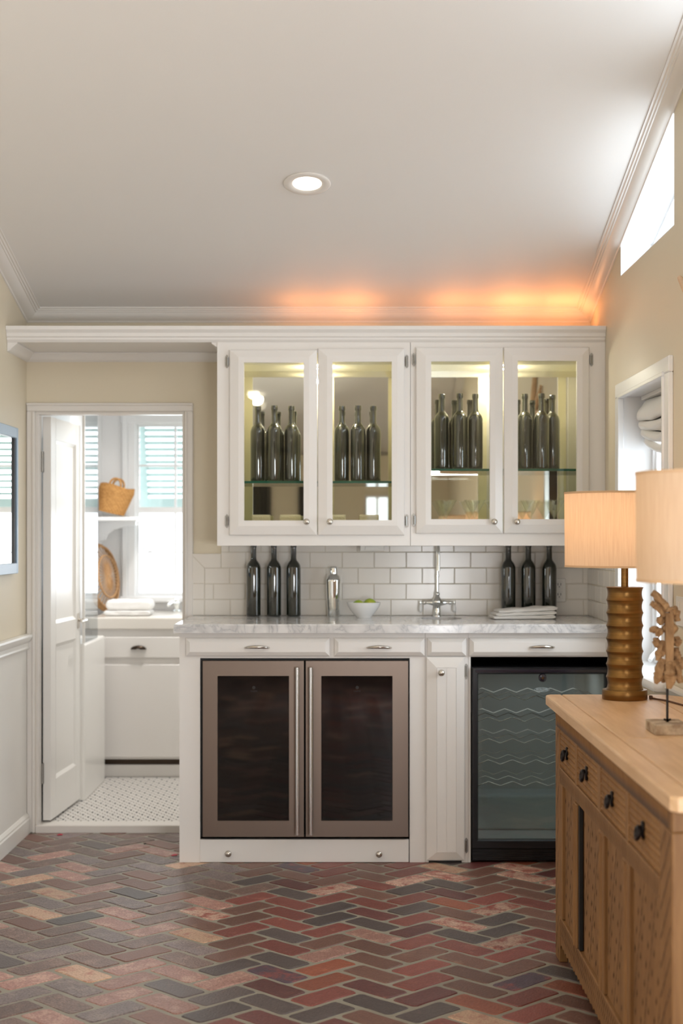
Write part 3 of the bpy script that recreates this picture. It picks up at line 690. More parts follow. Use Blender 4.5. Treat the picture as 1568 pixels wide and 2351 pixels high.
# ------------------------------------------------------------------ bottles
def make_bottle(label, loc, group):
    t = thing('wine_bottle', label, 'bottle', loc, group=group); x, y, z = loc
    pr = [(.024, .0), (.029, .003), (.0302, .008), (.0302, .198), (.0292, .207), (.0262, .216), (.0200, .225), (.0140, .232), (.0118, .240), (.0114, .286)]
    MB().lathe([(r, z+h) for r, h in pr], (x, y, 0), 32).build('glass_body', M['bottle'], t, smooth=50)
    MB().lathe([(.0118, z+.286), (.0132, z+.288), (.0134, z+.300), (.0124, z+.305), (.0085, z+.305), (.0080, z+.298)], (x, y, 0), 24).build('mouth_ring', M['bottle'], t, smooth=50)
    return t
CZ = .909
b0 = None
LAB = ['leftmost of three', 'middle of three', 'rightmost of three']
def put(x, y, z, label, group):
    global b0
    if b0 is None: b0 = make_bottle(label, (x, y, z), group); return b0
    return dup(b0, (x, y, z), label, group)
for k, px_ in enumerate((582, 629, 674)):
    put(XX(px_, 6.30), 6.30, CZ, 'dark wine bottle on the counter left of the shaker, '+LAB[k], 'bottles on the left of the counter')
for k, px_ in enumerate((1167, 1213, 1261)):
    put(XX(px_, 6.30), 6.30, CZ, 'dark wine bottle on the counter behind the folded towels, '+LAB[k], 'bottles on the right of the counter')
for dn, zs, pxs in (('first glass door from the left', zsl, (592, 630, 669)), ('second glass door from the left', zsl, (785, 822, 857)),
                    ('third glass door from the left', zsr, (1014, 1055.5, 1091)), ('fourth glass door from the left', zsr, (1205, 1243.5, 1268))):
    for k, px_ in enumerate(pxs):
        D = 6.135 if k != 1 else 6.115
        if px_ == 1268: D = 6.185
        put(XX(px_, D), D, zs+.0003, 'dark wine bottle behind the '+dn+', '+LAB[k], 'bottles on the glass shelves')
# martini glasses
def martini(label, loc):
    t = thing('martini_glass', label, 'glass', loc, group='martini glasses in the right wall cabinet'); x, y, z = loc
    MB().lathe([(.0022, z+.085), (.005, z+.090), (.0445, z+.160)], (x, y, 0), 28, cap=False).build('bowl', M['stem'], t, smooth=60)
    MB().lathe([(.0024, z+.006), (.0020, z+.02), (.0020, z+.085)], (x, y, 0), 10).build('stem', M['stem'], t, smooth=60)
    MB().lathe([(.032, z), (.032, z+.0015), (.010, z+.004), (.003, z+.007)], (x, y, 0), 24).build('foot', M['stem'], t, smooth=60)
    return t
zf = UZ0+.0235
g0 = martini('martini glass behind the third glass door, left one', (XX(1024, 6.12), 6.12, zf))
dup(g0, (XX(1090, 6.13), 6.13, zf), 'martini glass behind the third glass door, right one')
dup(g0, (XX(1217, 6.13), 6.13, zf), 'martini glass behind the fourth glass door, left one')
dup(g0, (XX(1272, 6.12), 6.12, zf), 'martini glass behind the fourth glass door, beside the lamp shade')
dup(g0, (XX(1150, 6.16), 6.16, zf), 'martini glass behind the frame between the third and fourth glass doors')
# cream woven holders in left cabinet
def woven(label, x0, x1):
    D = 6.10; t = thing('woven_holder', label, 'holder', (XX((x0+x1)/2, D), D+.03, zf), group='woven holders at the bottom of the left wall cabinet')
    a, b = XX(x0, D), XX(x1, D); q = MB(); hgt = .100
    q.box(a, b, D, D+.05, zf, zf+hgt, .004)
    q.build('body', M['weave'], t)
    z_ = MB(); n = 14
    for r in range(6):
        zc_ = zf+.012+r*.0155
        z_.tube([(a+(b-a)*(i+.5)/n, D-.0015, zc_+(.004 if i % 2 else -.004)) for i in range(n)], .0022, 5)
    z_.build('zigzag_weave', M['weave'], t); return t
woven('cream woven holder behind the first glass door, left one', 578, 620); woven('cream woven holder behind the first glass door, right one', 642, 690)
woven('cream woven holder behind the second glass door, left one', 752, 794); woven('cream woven holder behind the second glass door, right one', 825, 870)

# ------------------------------------------------------------------ base cabinets
FY = 5.786
def fx(x): return XX(x, FY)
def fz(y): return ZZ(y, FY)
def raised(mb, x0, x1, z0, z1, bw, y=FY, proud=.020):
    mb.rects([(x0, x1, z0, z1, y-.0005), (x0, x1, z0, z1, y-proud*.45), (x0+.0025, x1-.0025, z0+.0025, z1-.0025, y-proud*.6), (x0+bw, x1-bw, z0+bw, z1-bw, y-proud)])
def pull(parent, xc, zc_, y):
    w_ = .046; p = []
    for k in range(13):
        u = -1+k/6; p.append((xc+u*w_, y-.004-.020*math.cos(u*math.pi/2)**.6 if abs(u) < 1 else y-.001, zc_+.004*(1-u*u)-.002))
    MB().tube(p, [.0035+.0028*math.cos((-1+k/6)*math.pi/2) for k in range(13)], 10).build('pull', M['nickel'], parent, smooth=60)
    
def knob(parent, xc, zc_, y, r=.0125):
    MB().lathe([(.004, y), (.004, y-.011), (r*.85, y-.013), (r, y-.019), (r*.85, y-.024), (r*.3, y-.027)], (xc, 0, zc_), 18, axis='y').build('knob', M['nickel'], parent, smooth=50)
zs1, zs0 = fz(1464), fz(1506)
A0, A1 = -.6466, .2885
t = thing('base_cabinet', 'white base cabinet left of the bar housing the steel double refrigerator', 'cabinet', ((A0+A1)/2, 6.05, 0))
f_ = MB(); TOPR = fz(1511)
f_.box(A0, A1, FY, FY+.02, TOPR, .875); f_.box(A0, fx(459.5), FY, FY+.02, 0, TOPR); f_.box(fx(940.5), A1, FY, FY+.02, 0, TOPR)
f_.build('face_frame', M['cab'], t)
b = MB().box(A0, A0+.018, FY+.02, 6.364, 0, .875); b.box(A1-.018, A1, FY+.02, 6.36, 0, .79); b.box(A0+.018, A1-.018, 6.345, 6.36, 0, .875)
b.build('side_panels', M['cab'], t)
MB().box(A0+.018, A1-.018, FY+.02, 6.345, TOPR+.003, TOPR+.015).build('drawer_floor', M['void'], t)
for x0, x1, hx_ in ((427, 757, 591), (767, 975, 870)):
    d = MB(); raised(d, fx(x0), fx(x1), zs0, zs1, .0165); do = d.build('drawer', M['cab'], t); pull(do, fx(hx_), fz(1485), FY-.020)
d = MB().box(fx(459), fx(938.5), FY-.003, FY+.016, .001, fz(1927), .0015); do = d.build('plinth_drawer', M['cab'], t)
knob(do, fx(525), fz(1958), FY-.003); knob(do, fx(870), fz(1959), FY-.003)
B0, B1 = A1+.0008, .4525
t = thing('narrow_base_cabinet', 'narrow white base cabinet with tall grooved door between the two refrigerators', 'cabinet', ((B0+B1)/2, 6.05, 0))
MB().box(B0, B1, FY, FY+.02, TOPR, .875).box(B0, fx(984), FY, FY+.02, 0, TOPR).box(fx(1060), B1, FY, FY+.02, 0, TOPR).box(fx(984), fx(1060), FY+.03, FY+.04, 0, .09).build('face_frame', M['cab'], t)
MB().box(B1-.012, B1, FY+.02, 6.36, 0, .79).box(B0, B0+.01, FY+.02, 6.36, 0, .79).build('side_panels', M['cab'], t)
d = MB(); raised(d, fx(980.5), fx(1070), zs0, zs1, .0165); d.build('drawer_front', M['cab'], t)
x0, x1, z0, z1 = fx(978.5), fx(1066), fz(1974), fz(1508)
d = MB(); i0, i1, j0, j1 = fx(1002), fx(1047), fz(1954), fz(1532)
d.rects([(x0, x1, z0, z1, FY-.0005), (x0, x1, z0, z1, FY-.010), (x0+.002, x1-.002, z0+.002, z1-.002, FY-.012), (i0, i1, j0, j1, FY-.022), (i0+.001, i1-.001, j0+.001, j1-.001, FY-.0195)], True, False)
gm = fx(1024)
for a, b_ in ((i0+.001, gm-.0015), (gm+.0015, i1-.001)): d.box(a, b_, FY-.0215, FY-.0194, j0+.001, j1-.001)
d.box(gm-.0015, gm+.0015, FY-.0200, FY-.0190, j0+.001, j1-.001)
do = d.build('door', M['cab'], t); knob(do, fx(1012), fz(1543), FY-.021)
for hy in (1541, 1941):
    hX, hZ = fx(1070.5), fz(hy)
    MB().prism([(hX-.006, hZ-.022), (hX, hZ-.030), (hX+.006, hZ-.022), (hX+.006, hZ+.022), (hX, hZ+.030), (hX-.006, hZ+.022)], 'y', FY-.004, FY).lathe([(.0045, hZ-.02), (.0045, hZ+.02)], (hX-.004, FY-.007, 0), 8).build('hinge', M['hinge'], do, smooth=40)
C0, C1 = B1+.0008, XR-.0008
t = thing('right_base_cabinet', 'white base cabinet front with one wide drawer above the black wine cooler', 'cabinet', ((C0+C1)/2, 6.05, .778))
MB().box(C0, C1, FY, FY+.02, fz(1508), .875).box(.998, C1, FY, FY+.02, 0, fz(1508)).box(C0, fx(1080.5), FY, FY+.02, 0, fz(1508)).build('face_frame', M['cab'], t)
MB().box(C0, C1, FY+.02, 6.36, fz(1508)+.004, fz(1508)+.014).box(.998, C1, FY+.02, 6.36, 0, fz(1508)).box(C0, C1, 6.345, 6.36, 0, .875).build('inner_panels', M['void'], t)
d = MB(); raised(d, fx(1077), fx(1398), zs0, zs1, .0165); do = d.build('drawer', M['cab'], t); pull(do, fx(1243), fz(1484), FY-.020)

# worktop with sink hole
SXc, SYc, SA, SB = XX(1012, 6.16), 6.145, .083, .115
t = thing('countertop', 'grey veined white marble worktop running over the base cabinets', 'worktop', (.17, 6.06, .875))
hole = [(SXc+SA*math.cos(2*math.pi*k/32), SYc+SB*math.sin(2*math.pi*k/32)) for k in range(32)]
mb = MB().holed([(-.664, 5.744), (XR-.001, 5.744), (XR-.001, 6.366), (-.664, 6.366)], [hole], 'z', .8756, .904)
rim = [(-.664+.004, 5.748), (XR-.001, 5.748), (XR-.001, 6.366), (-.660, 6.366)]
mb.holed(rim, [hole], 'z', .904, CZ)
mb.loops([[(-.664, 5.744, .904), (XR-.001, 5.744, .904)], [(-.6625, 5.7455, .9075), (XR-.001, 5.7455, .9075)], [(-.660, 5.748, CZ), (XR-.001, 5.748, CZ)]], False, False, closed=False)
mb.loops([[(-.664, 5.744, .904), (-.664, 6.366, .904)], [(-.6625, 5.7455, .9075), (-.6625, 6.366, .9075)], [(-.660, 5.748, CZ), (-.660, 6.366, CZ)]], False, False, closed=False)
mb.build('slab', M['marble'], t)
t = thing('bar_sink', 'small oval white undermount sink set in the marble counter below the tap', 'sink', (SXc, SYc, .80))
L = [[(SXc+SA*f*math.cos(2*math.pi*k/32), SYc+SB*f*math.sin(2*math.pi*k/32), z) for k in range(32)] for f, z in ((1.07, .8752), (1.0, .8752), (.97, .84), (.85, .81), (.5, .800), (.1, .799))]
MB().loops(L, False, True).build('basin', M['white'], t, smooth=50)
MB().lathe([(.018, .8005), (.018, .803), (.006, .8035)], (SXc, SYc, 0), 16).build('drain', M['chrome'], t, smooth=40)
# faucet
FXc, FYc = XX(1004, 6.31), 6.315
t = thing('bar_tap', 'chrome gooseneck tap with two white lever drops behind the oval sink', 'tap', (FXc, FYc, CZ))
MB().lathe([(.0190, CZ+.0002), (.0190, CZ+.003), (.0165, CZ+.006), (.0135, CZ+.030), (.013, CZ+.040), (.017, CZ+.046), (.024, CZ+.056), (.022, CZ+.066), (.012, CZ+.078), (.009, CZ+.086), (.0115, CZ+.090), (.010, CZ+.096), (.0065, CZ+.102)], (FXc, FYc, 0), 24).build('body', M['chrome'], t, smooth=50)
path = [(FXc, FYc, CZ+.10)]+[(FXc, FYc, CZ+.10+.02*k) for k in range(1, 9)]
for k in range(1, 13):
    a = math.pi*k/12*1.05; path.append((FXc, FYc-.045*(1-math.cos(a)), CZ+.26+.045*math.sin(a)))
path += [(FXc, FYc-.094, CZ+.22), (FXc, FYc-.096, CZ+.19)]
MB().tube(path, .0058, 14).build('gooseneck_spout', M['chrome'], t, smooth=60)
MB().lathe([(.0058, CZ+.162), (.0085, CZ+.164), (.0085, CZ+.172), (.0058, CZ+.174)], (FXc, FYc, 0), 16).build('collar', M['chrome'], t, smooth=40)
for sx in (-1, 1):
    MB().lathe([(.012, sx*.012), (.0115, sx*.022), (.0075, sx*.034), (.0055, sx*.044), (.008, sx*.050), (.0075, sx*.058), (.003, sx*.062), (.003, sx*.068)], (FXc, FYc, CZ+.056), 16, axis='x').build('valve_arm', M['chrome'], t, smooth=50)
    X = FXc+sx*.070
    MB().lathe([(.0045, CZ+.062), (.0055, CZ+.055), (.0045, CZ+.050)], (X, FYc-.006, 0), 12).build('lever_ferrule', M['chrome'], t, smooth=50)
    MB().lathe([(.0035, CZ+.050), (.0065, CZ+.042), (.0085, CZ+.028), (.0075, CZ+.020), (.003, CZ+.016)], (X, FYc-.006, 0), 16).build('lever_drop', M['white'], t, smooth=50)
# shaker
X = XX(766, 6.30); Y = 6.30; z = CZ+.0003
t = thing('cocktail_shaker', 'polished steel cocktail shaker standing between the bottles and the lime bowl', 'shaker', (X, Y, z))
MB().lathe([(.0235, z), (.025, z+.003), (.027, z+.04), (.0305, z+.10), (.032, z+.140), (.0325, z+.148)], (X, Y, 0), 32).build('tumbler', M['chrome'], t, smooth=50)
MB().lathe([(.0335, z+.146), (.0335, z+.151), (.031, z+.156), (.027, z+.166), (.018, z+.174), (.0155, z+.177)], (X, Y, 0), 32).build('strainer_top', M['chrome'], t, smooth=50)
MB().lathe([(.0165, z+.177), (.0165, z+.200), (.0145, z+.206), (.008, z+.208)], (X, Y, 0), 28).build('cap', M['chrome'], t, smooth=50)
# bowl and limes
X, Y = XX(835, 6.19), 6.19
t = thing('bowl', 'white ceramic bowl of limes on the counter right of the shaker', 'bowl', (X, Y, z))
MB().lathe([(.030, z), (.032, z+.004), (.034, z+.008), (.054, z+.030), (.066, z+.050), (.0695, z+.0625), (.0675, z+.0635), (.062, z+.050), (.050, z+.032), (.030, z+.014), (.002, z+.011)], (X, Y, 0), 40).build('bowl_body', M['white'], t, smooth=60)
def lime(x, y, zz, label, rz, s=1):
    t = thing('lime', label, 'lime', (x, y, zz), rz, group='limes in the white bowl')
    pr = [(.002, -.031), (.005, -.028), (.014, -.022), (.021, -.011), (.0235, 0), (.021, .011), (.014, .022), (.005, .028), (.0015, .031)]
    MB().lathe([(r*s, h*s) for r, h in pr], (0, 0, 0), 20, axis='x').build('skin', M['lime'], t, smooth=60, local=True)
    MB().lathe([(.0015, .030), (.003, .031), (.0015, .032)], (0, 0, 0), 8, axis='x').build('stem_end', M['oakd'], t, local=True)
lime(XX(823, 6.19), 6.185, z+.052, 'lime at the left of the white bowl', .3, .9)
lime(XX(849, 6.19), 6.185, z+.056, 'yellowing lime at the right of the white bowl, highest one', -.5)
lime(X-.004, 6.215, z+.045, 'lime at the back of the white bowl', 1.4, .9)

# folded cloths
def folded(name, label, cat, loc, w_, d_, h_, layers, rz, material, taper=.0, seed=1, roll=.5, part='fold'):
    t = thing(name, label, cat, loc, rz); rr = random.Random(seed)
    zz = 0; hs = [.34]+[.66/(layers-1)]*(layers-1) if layers > 1 else [1]
    for k in range(layers):
        th = h_*hs[k]; L = []; n = 28; m = 26; ww = w_*(1-.03*k); off = .008*k
        for j in range(m+1):
            v = j/m; ed = min(v, 1-v)*ww; e = min(1, .45+.55*math.sqrt(max(0, min(1, ed/.012)))); x = off+(v-.5)*ww
            tp = 1-taper*(1-min(1, max(0, v*1.0)))**1.0; ring = []
            for i in range(n):
                a = 2*math.pi*i/n; sx = abs(math.cos(a))**.22*math.copysign(1, math.cos(a)); sz = abs(math.sin(a))**.55*math.copysign(1, math.sin(a))
                dn = noise.noise(Vector((x*22+seed, sx*2.2+k*3, sz)))*.0035+noise.noise(Vector((x*70, sx*5+k, sz*2+seed)))*.0012
                gr = -.0035 if abs(sz) < .22 else 0
                ring.append((x+dn*.6, sx*(d_/2*(.965+.035*e)+dn+gr)+.004*k, (zz+th*.5)*tp+sz*th*.5*e*tp+(dn if sz > 0 else 0)))
            L.append(ring)
        MB().loops(L).build(part, material, t, smooth=60, local=True); zz += th*.97
    return t
folded('folded_towel', 'folded white linen towels lying on the counter in front of the right bottles', 'towel', (XX(1197, 6.14), 6.14, z), .250, .15, .052, 3, math.radians(4), M['napkin'], taper=.30, seed=4)

# ------------------------------------------------------------------ refrigerator with two doors
t = thing('drinks_refrigerator', 'stainless steel undercounter refrigerator with two dark glass doors', 'refrigerator', (fx(700), 6.05, .095))
F0, F1, G0, G1 = fx(460.5), fx(939.5), fz(1922), fz(1512.5)
s_ = MB(); e = .008
s_.box(F0, F0+e, FY+.012, 6.33, G0, G1); s_.box(F1-e, F1, FY+.012, 6.33, G0, G1); s_.box(F0+e, F1-e, FY+.012, 6.33, G0, G0+e); s_.box(F0+e, F1-e, FY+.012, 6.33, G1-e, G1); s_.box(F0+e, F1-e, 6.32, 6.33, G0+e, G1-e)
s_.box(F0+e, F1-e, FY+.030, FY+.04, G0+e, G1-e)
s_.build('case', M['void'], t)
def text_mesh(s, size, name, m, parent, loc, bold=0):
    cu = bpy.data.curves.new(name, 'FONT'); cu.body = s; cu.size = size; cu.align_x = 'CENTER'; cu.align_y = 'CENTER'; cu.extrude = .0003; cu.offset = bold
    o = bpy.data.objects.new(name, cu); C.objects.link(o); bpy.context.view_layer.update()
    me = bpy.data.meshes.new_from_object(o.evaluated_get(bpy.context.evaluated_depsgraph_get())); bpy.data.objects.remove(o); bpy.data.curves.remove(cu)
    me.transform(Matrix.Rotation(math.pi/2, 4, 'X')); me.materials.clear(); me.materials.append(m)
    q = bpy.data.objects.new(name, me); q.location = Vector(loc)-wmat(parent).translation; q.parent = parent; C.objects.link(q); return q
for (x0, x1, a, b_, hx_, lx) in ((466, 698.3, 501, 663, 684, 583), (701.7, 937, 738.5, 900, 715, 820)):
    X0, X1, Z0, Z1 = fx(x0), fx(x1), fz(1920), fz(1516.5); h0, h1, j0, j1 = fx(a), fx(b_), fz(1882), fz(1552)
    d = MB().rects([(X0, X1, Z0, Z1, FY+.010), (X0, X1, Z0, Z1, FY-.012), (X0+.001, X1-.001, Z0+.001, Z1-.001, FY-.014), (h0-.0015, h1+.0015, j0-.0015, j1+.0015, FY-.014), (h0, h1, j0, j1, FY-.010), (h0, h1, j0, j1, FY+.004), (X0, X1, Z0, Z1, FY+.010)], False, False)
    do = d.build('door', M['steel'], t)
    MB().box(h0-.001, h1+.001, FY-.009, FY+.003, j0-.001, j1+.001).build('dark_glass', M['darkpane'], do)
    hX = fx(hx_); hd_ = MB().tube([(hX, FY-.052, fz(1911)), (hX, FY-.052, fz(1530))], .0078, 14)
    for zz in (fz(1873), fz(1568)): hd_.tube([(hX, FY-.014, zz), (hX, FY-.052, zz)], .005, 8)
    hd_.build('bar_handle', M['bsteel'], do, smooth=50)
    MB().lathe([(.0062, FY-.0095), (.0062, FY-.0088)], (fx(lx), 0, fz(1578)), 16, axis='y').build('lock_dot', M['void'], do)
    text_mesh('U-LINE', .0085, 'lettering', M['void'], do, (fx(lx), FY-.0093, fz(1586.5)), .0002)

# ------------------------------------------------------------------ wine cooler
t = thing('wine_cooler', 'black wine cooler with tinted glass door and wavy wire racks beside the sideboard', 'wine cooler', (.73, 6.05, 0))
W0, W1, V1 = fx(1083), .992, fz(1531)
s_ = MB(); e = .02
s_.box(W0+.003, W0+e, FY+.012, 6.30, .02, V1); s_.box(W1-e, W1-.003, FY+.012, 6.30, .02, V1); s_.box(W0+e, W1-e, FY+.012, 6.30, .02, .055); s_.box(W0+e, W1-e, FY+.012, 6.30, V1-e, V1); s_.box(W0+e, W1-e, 6.285, 6.30, .055, V1-e)
s_.build('case', M['black'], t)
l_ = MB(); e2 = e+.002
l_.box(W0+e, W0+e2, FY+.02, 6.28, .055, V1-e); l_.box(W1-e2, W1-e, FY+.02, 6.28, .055, V1-e); l_.box(W0+e, W1-e, 6.278, 6.284, .055, V1-e); l_.box(W0+e, W1-e, FY+.02, 6.28, .055, .058); l_.box(W0+e, W1-e, 6.12, 6.28, .058, .20, .01)
l_.build('interior_liner', M['liner'], t)
light('cooler_fill_light', 'AREA', (.73, 6.02, V1-.032), 0.32, (.95, .98, 1.0), .4, .2, (0, 0, -1))  # light added to brighten the cooler inside, without a lamp part
g_ = MB().box(W0+.002, W1, FY-.002, FY+.012, .008, .052)
for k in range(5): g_.box(W0+.004, W1-.01, FY-.006, FY-.001, .012+k*.008, .016+k*.008)
g_.build('vent_grille', M['black'], t)
X0, X1, Z0, Z1 = W0, W1, .055, fz(1531); h0, h1, j0, j1 = fx(1097), W1-.024, fz(1926), fz(1547)
d = MB().rects([(X0, X1, Z0, Z1, FY+.010), (X0, X1, Z0, Z1, FY-.016), (X0+.004, X1-.004, Z0+.004, Z1-.004, FY-.022), (h0-.004, h1+.004, j0-.004, j1+.004, FY-.022), (h0, h1, j0, j1, FY-.014), (h0, h1, j0, j1, FY+.008), (X0, X1, Z0, Z1, FY+.010)], False, False)
do = d.build('door', M['black'], t)
MB().box(X0+.012, X1-.006, FY-.0255, FY-.0222, fz(1543), fz(1536), .0012).build('top_trim', M['blackt'], do)
MB().box(h0-.001, h1+.001, FY-.013, FY-.009, j0-.001, j1+.001).build('tinted_pane', M['cooler'], do)
MB().lathe([(.016, FY-.014), (.016, FY-.024), (.013, FY-.029), (.006, FY-.030)], (fx(1244), 0, fz(1555)), 20, axis='y').build('lock', M['blackt'], do, smooth=40)
MB().lathe([(.0055, FY-.030), (.005, FY-.032)], (fx(1244), 0, fz(1555)), 12, axis='y').build('key_cylinder', M['chrome'], do, smooth=40)
el = MB(); n = 28; cx_, cz_ = fx(1243), fz(1582.5)
o1 = [(cx_+.0285*math.cos(2*math.pi*k/n), FY-.0134, cz_+.0085*math.sin(2*math.pi*k/n)) for k in range(n)]
o2 = [(cx_+.0268*math.cos(2*math.pi*k/n), FY-.0134, cz_+.0070*math.sin(2*math.pi*k/n)) for k in range(n)]
el.loops([o1, o2], False, False); M['logo'] = mat('silver_print', (.42,.50,.54,1), .35)
el.build('oval_badge', M['logo'], do); text_mesh('KOLDTE', .0115, 'lettering', M['logo'], do, (cx_+.001, FY-.0134, cz_), .0004)
for k in range(5):
    zz = fz((1605, 1655, 1705, 1754, 1804)[k]); r_ = MB(); sp = .0915
    for row in range(3):
        yy = FY+.05+row*.14; xs = W0+e2+.003-(row % 2)*0; path = []; x = xs; up = 0; amp = .0085
        pts = [(xs, yy, zz-amp)]; ph = fx(1104)-xs
        q = fx(1124)-sp
        while q < W1-e2:
            if q > xs: pts.append((q, yy, zz+amp))
            if xs < q+sp/2 < W1-e2-.003: pts.append((q+sp/2, yy, zz-amp))
            q += sp
        pts.append((W1-e2-.003, yy, zz-amp)); r_.tube(pts, .0016 if row else .002, 6)
    for xx in (W0+e2+.005, W1-e2-.005): r_.tube([(xx, FY+.045, zz-.010), (xx, FY+.40, zz-.010)], .002, 6)
    r_.build('wire_rack', M['nickel'], t, smooth=50)

# ------------------------------------------------------------------ recessed light
Ly = 5.257; Lx = XX(705, Ly); Lz = zc(Ly)
t = thing('recessed_downlight', 'round white recessed downlight glowing in the sloped ceiling', 'light', (Lx, Ly, Lz))
t.rotation_euler = (math.atan(-SL), 0, 0)
MB().lathe([(.0515, -.0005), (.080, -.0005), (.082, -.004), (.078, -.007), (.056, -.006), (.0500, -.002)], (0,0,0), 40, cap=False).build('trim_ring', M['trim'], t, smooth=40, local=True)
MB().lathe([(.0500, -.0030), (.0495, -.0020)], (0,0,0), 40).build('lens', M['lampface'], t, local=True)
light('downlight_beam', 'SPOT', (Lx, Ly-.003, Lz-.02), 5, (1, .84, .66), radius=.045, direction=(0, 0, -1), angle=2.3)

for k, (dx, dy) in enumerate(((-.84, -1.3), (.5, -1.3), (-.84, .9), (.5, .9))):  # fill downlights added behind the camera; left far one follows a mirror reflection
    r = dup(t, (dx, dy, zc(dy)), 'round recessed fill downlight added behind the camera, ' + ('left' if dx < 0 else 'right')+(' far one' if dy < 0 else ' near one')); r.rotation_euler = (math.atan(SL), 0, 0)
    light('downlight_beam', 'SPOT', (dx, dy, zc(dy)-.02), 7, (1, .90, .78), radius=.05, direction=(0, .55, -1), angle=2.7)
# ------------------------------------------------------------------ sideboard
SX, DT = .612, .771
SN, SF = 2.882, 4.512
t = sb = thing('sideboard', 'long carved bleached oak sideboard along the right wall', 'sideboard', (.80, 3.7, 0))
c_ = MB().box(SX+.026, .985, SN+.004, SF-.004, .075, .740); c_.box(SX+.03, .985, SN+.02, SF-.02, .05, .075)
c_.build('carcass', M['oak'], t)
# top planks with clipped corners
def plank(poly, label=None):
    n = len(poly); cx_ = sum(p[0] for p in poly)/n; cy_ = sum(p[1] for p in poly)/n
    def ins(p, d): return (p[0]+math.copysign(min(d, abs(cx_-p[0])), cx_-p[0]), p[1]+math.copysign(min(d, abs(cy_-p[1])), cy_-p[1]))
    L = [[p+(z_,) for p in poly] if d == 0 else [ins(p, d)+(z_,) for p in poly] for z_, d in ((.7410, .003), (.7435, 0), (.7655, 0), (.7695, .0015), (DT, .004))]
    MB().loops(L).build('plank', M['oaktop'], sb)
TN, TF, TX0, TX1 = 2.752, 4.53, .583, .980
ch = .055
plank([(TX0, TN+.016), (TX0+.012, TN), (.632, TN), (.632, TF), (TX0+.012, TF), (TX0, TF-.016)])
plank([(.6328, TN), (.889, TN), (.889, 3.555), (.6328, 3.555)]); plank([(.6328, 3.556), (.889, 3.556), (.889, TF), (.6328, TF)])
plank([(.8898, TN), (TX1-ch, TN), (TX1, TN+ch), (TX1, TF-ch), (TX1-ch, TF), (.8898, TF)])
# front framing
fr_ = MB(); y0, y1 = SX, SX+.026
def fb_(ya, yb, za, zb, b=.002): fr_.box(y0, y1, ya, yb, za, zb, b)
drw = [(4.124, 4.430), (3.755, 4.091), (3.375, 3.707), (3.001, 3.336)]
pan = [(4.131, 4.372), (3.742, 4.018), (3.413, 3.656), (3.001, 3.321)]
fb_(4.432, SF, 0.0, .6805); fb_(SN, 2.999, 0.0, .6805); fb_(4.374, 4.432, .138, .523)
fb_(SN, SF, .681, .7402)
fb_(2.999, 4.432, .524, .5695); fb_(2.999, 4.432, .078, .137)
for ya, yb in ((4.093, 4.122), (3.709, 3.753), (3.338, 3.373)): fb_(ya, yb, .57, .6805)
fr_.build('front_frame', M['oak'], t)
# far and near legs continue; scalloped apron
ap = []; y = 4.425; k = 0
while y > 3.01: ap.append((y, .046+.010*abs(math.sin(k*.9))+.012*abs((y-3.74)/.7)*0)); y -= .012; k += 1
MB().prism([(4.431, .0778), (4.431, .040)]+ap+[(3.0, .0778)], 'x', SX+.003, SX+.020).build('apron', M['oak'], t)
# frieze of carved wedges
fz_ = MB(); y = SN+.03; 
while y < SF-.03:
    zt_, zb_ = .722, .684
    fz_.add([(SX, y+.002, zt_), (SX, y+.0145, zt_), (SX-.0045, y+.0083, zt_-.003), (SX, y+.0083, zb_)], [(0,2,3), (2,1,3), (0,1,2)])
    y += .017
MB().box(SX-.0006, SX+.001, SN+.03, SF-.03, .6825, .7395).build('frieze_shade_strip', M['oakd'], t)  # dark backing paints in the shade between the wedges
fz_.build('carved_frieze', M['oak'], t).__setitem__('kind', 'stuff')
# dark strips on rails and stiles, painting in the shade of diagonal carving
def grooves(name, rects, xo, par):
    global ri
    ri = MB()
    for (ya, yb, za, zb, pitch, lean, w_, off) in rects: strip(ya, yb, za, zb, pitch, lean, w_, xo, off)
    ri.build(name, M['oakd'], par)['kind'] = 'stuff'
def strip(ya, yb, za, zb, pitch, lean, w_, xo, off=0):
    n = int(((yb-ya)+abs(lean)*(zb-za))/pitch)+3
    for k in range(-2, n):
        y_ = yb-k*pitch+off-min(0, lean*(zb-za)); p0, p1 = Vector((y_, za)), Vector((y_+lean*(zb-za), zb)); dy = p1.x-p0.x
        t0, t1 = sorted(((ya+w_-p0.x)/dy, (yb-w_-p0.x)/dy)); lo, hi = max(0, t0), min(1, t1)
        if hi-lo < .03: continue
        a, b = p0+(p1-p0)*lo, p0+(p1-p0)*hi; m_ = max(1, int((b-a).length/.03)); d_ = (b-a).normalized(); nrm = Vector((-d_.y, d_.x))*w_/2
        for q in range(m_):
            c, e = a+(b-a)*(q/m_)+d_*.0006, a+(b-a)*((q+1)/m_)-d_*.0012
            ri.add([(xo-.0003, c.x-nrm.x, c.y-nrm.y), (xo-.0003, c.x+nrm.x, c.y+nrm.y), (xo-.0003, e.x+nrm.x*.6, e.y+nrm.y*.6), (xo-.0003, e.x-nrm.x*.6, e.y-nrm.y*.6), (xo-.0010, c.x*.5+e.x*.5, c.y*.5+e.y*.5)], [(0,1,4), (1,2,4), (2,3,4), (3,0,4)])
grooves('carved_groove_shade', [(3.0, 4.43, .528, .566, .021, -.75, .0048, 0), (3.0, 4.43, .082, .132, .024, -.75, .0048, 0), (4.436, 4.508, .02, .676, .052, -.55, .0055, 0), (2.888, 2.995, .02, .676, .052, -.9, .0060, 0)], SX, t)
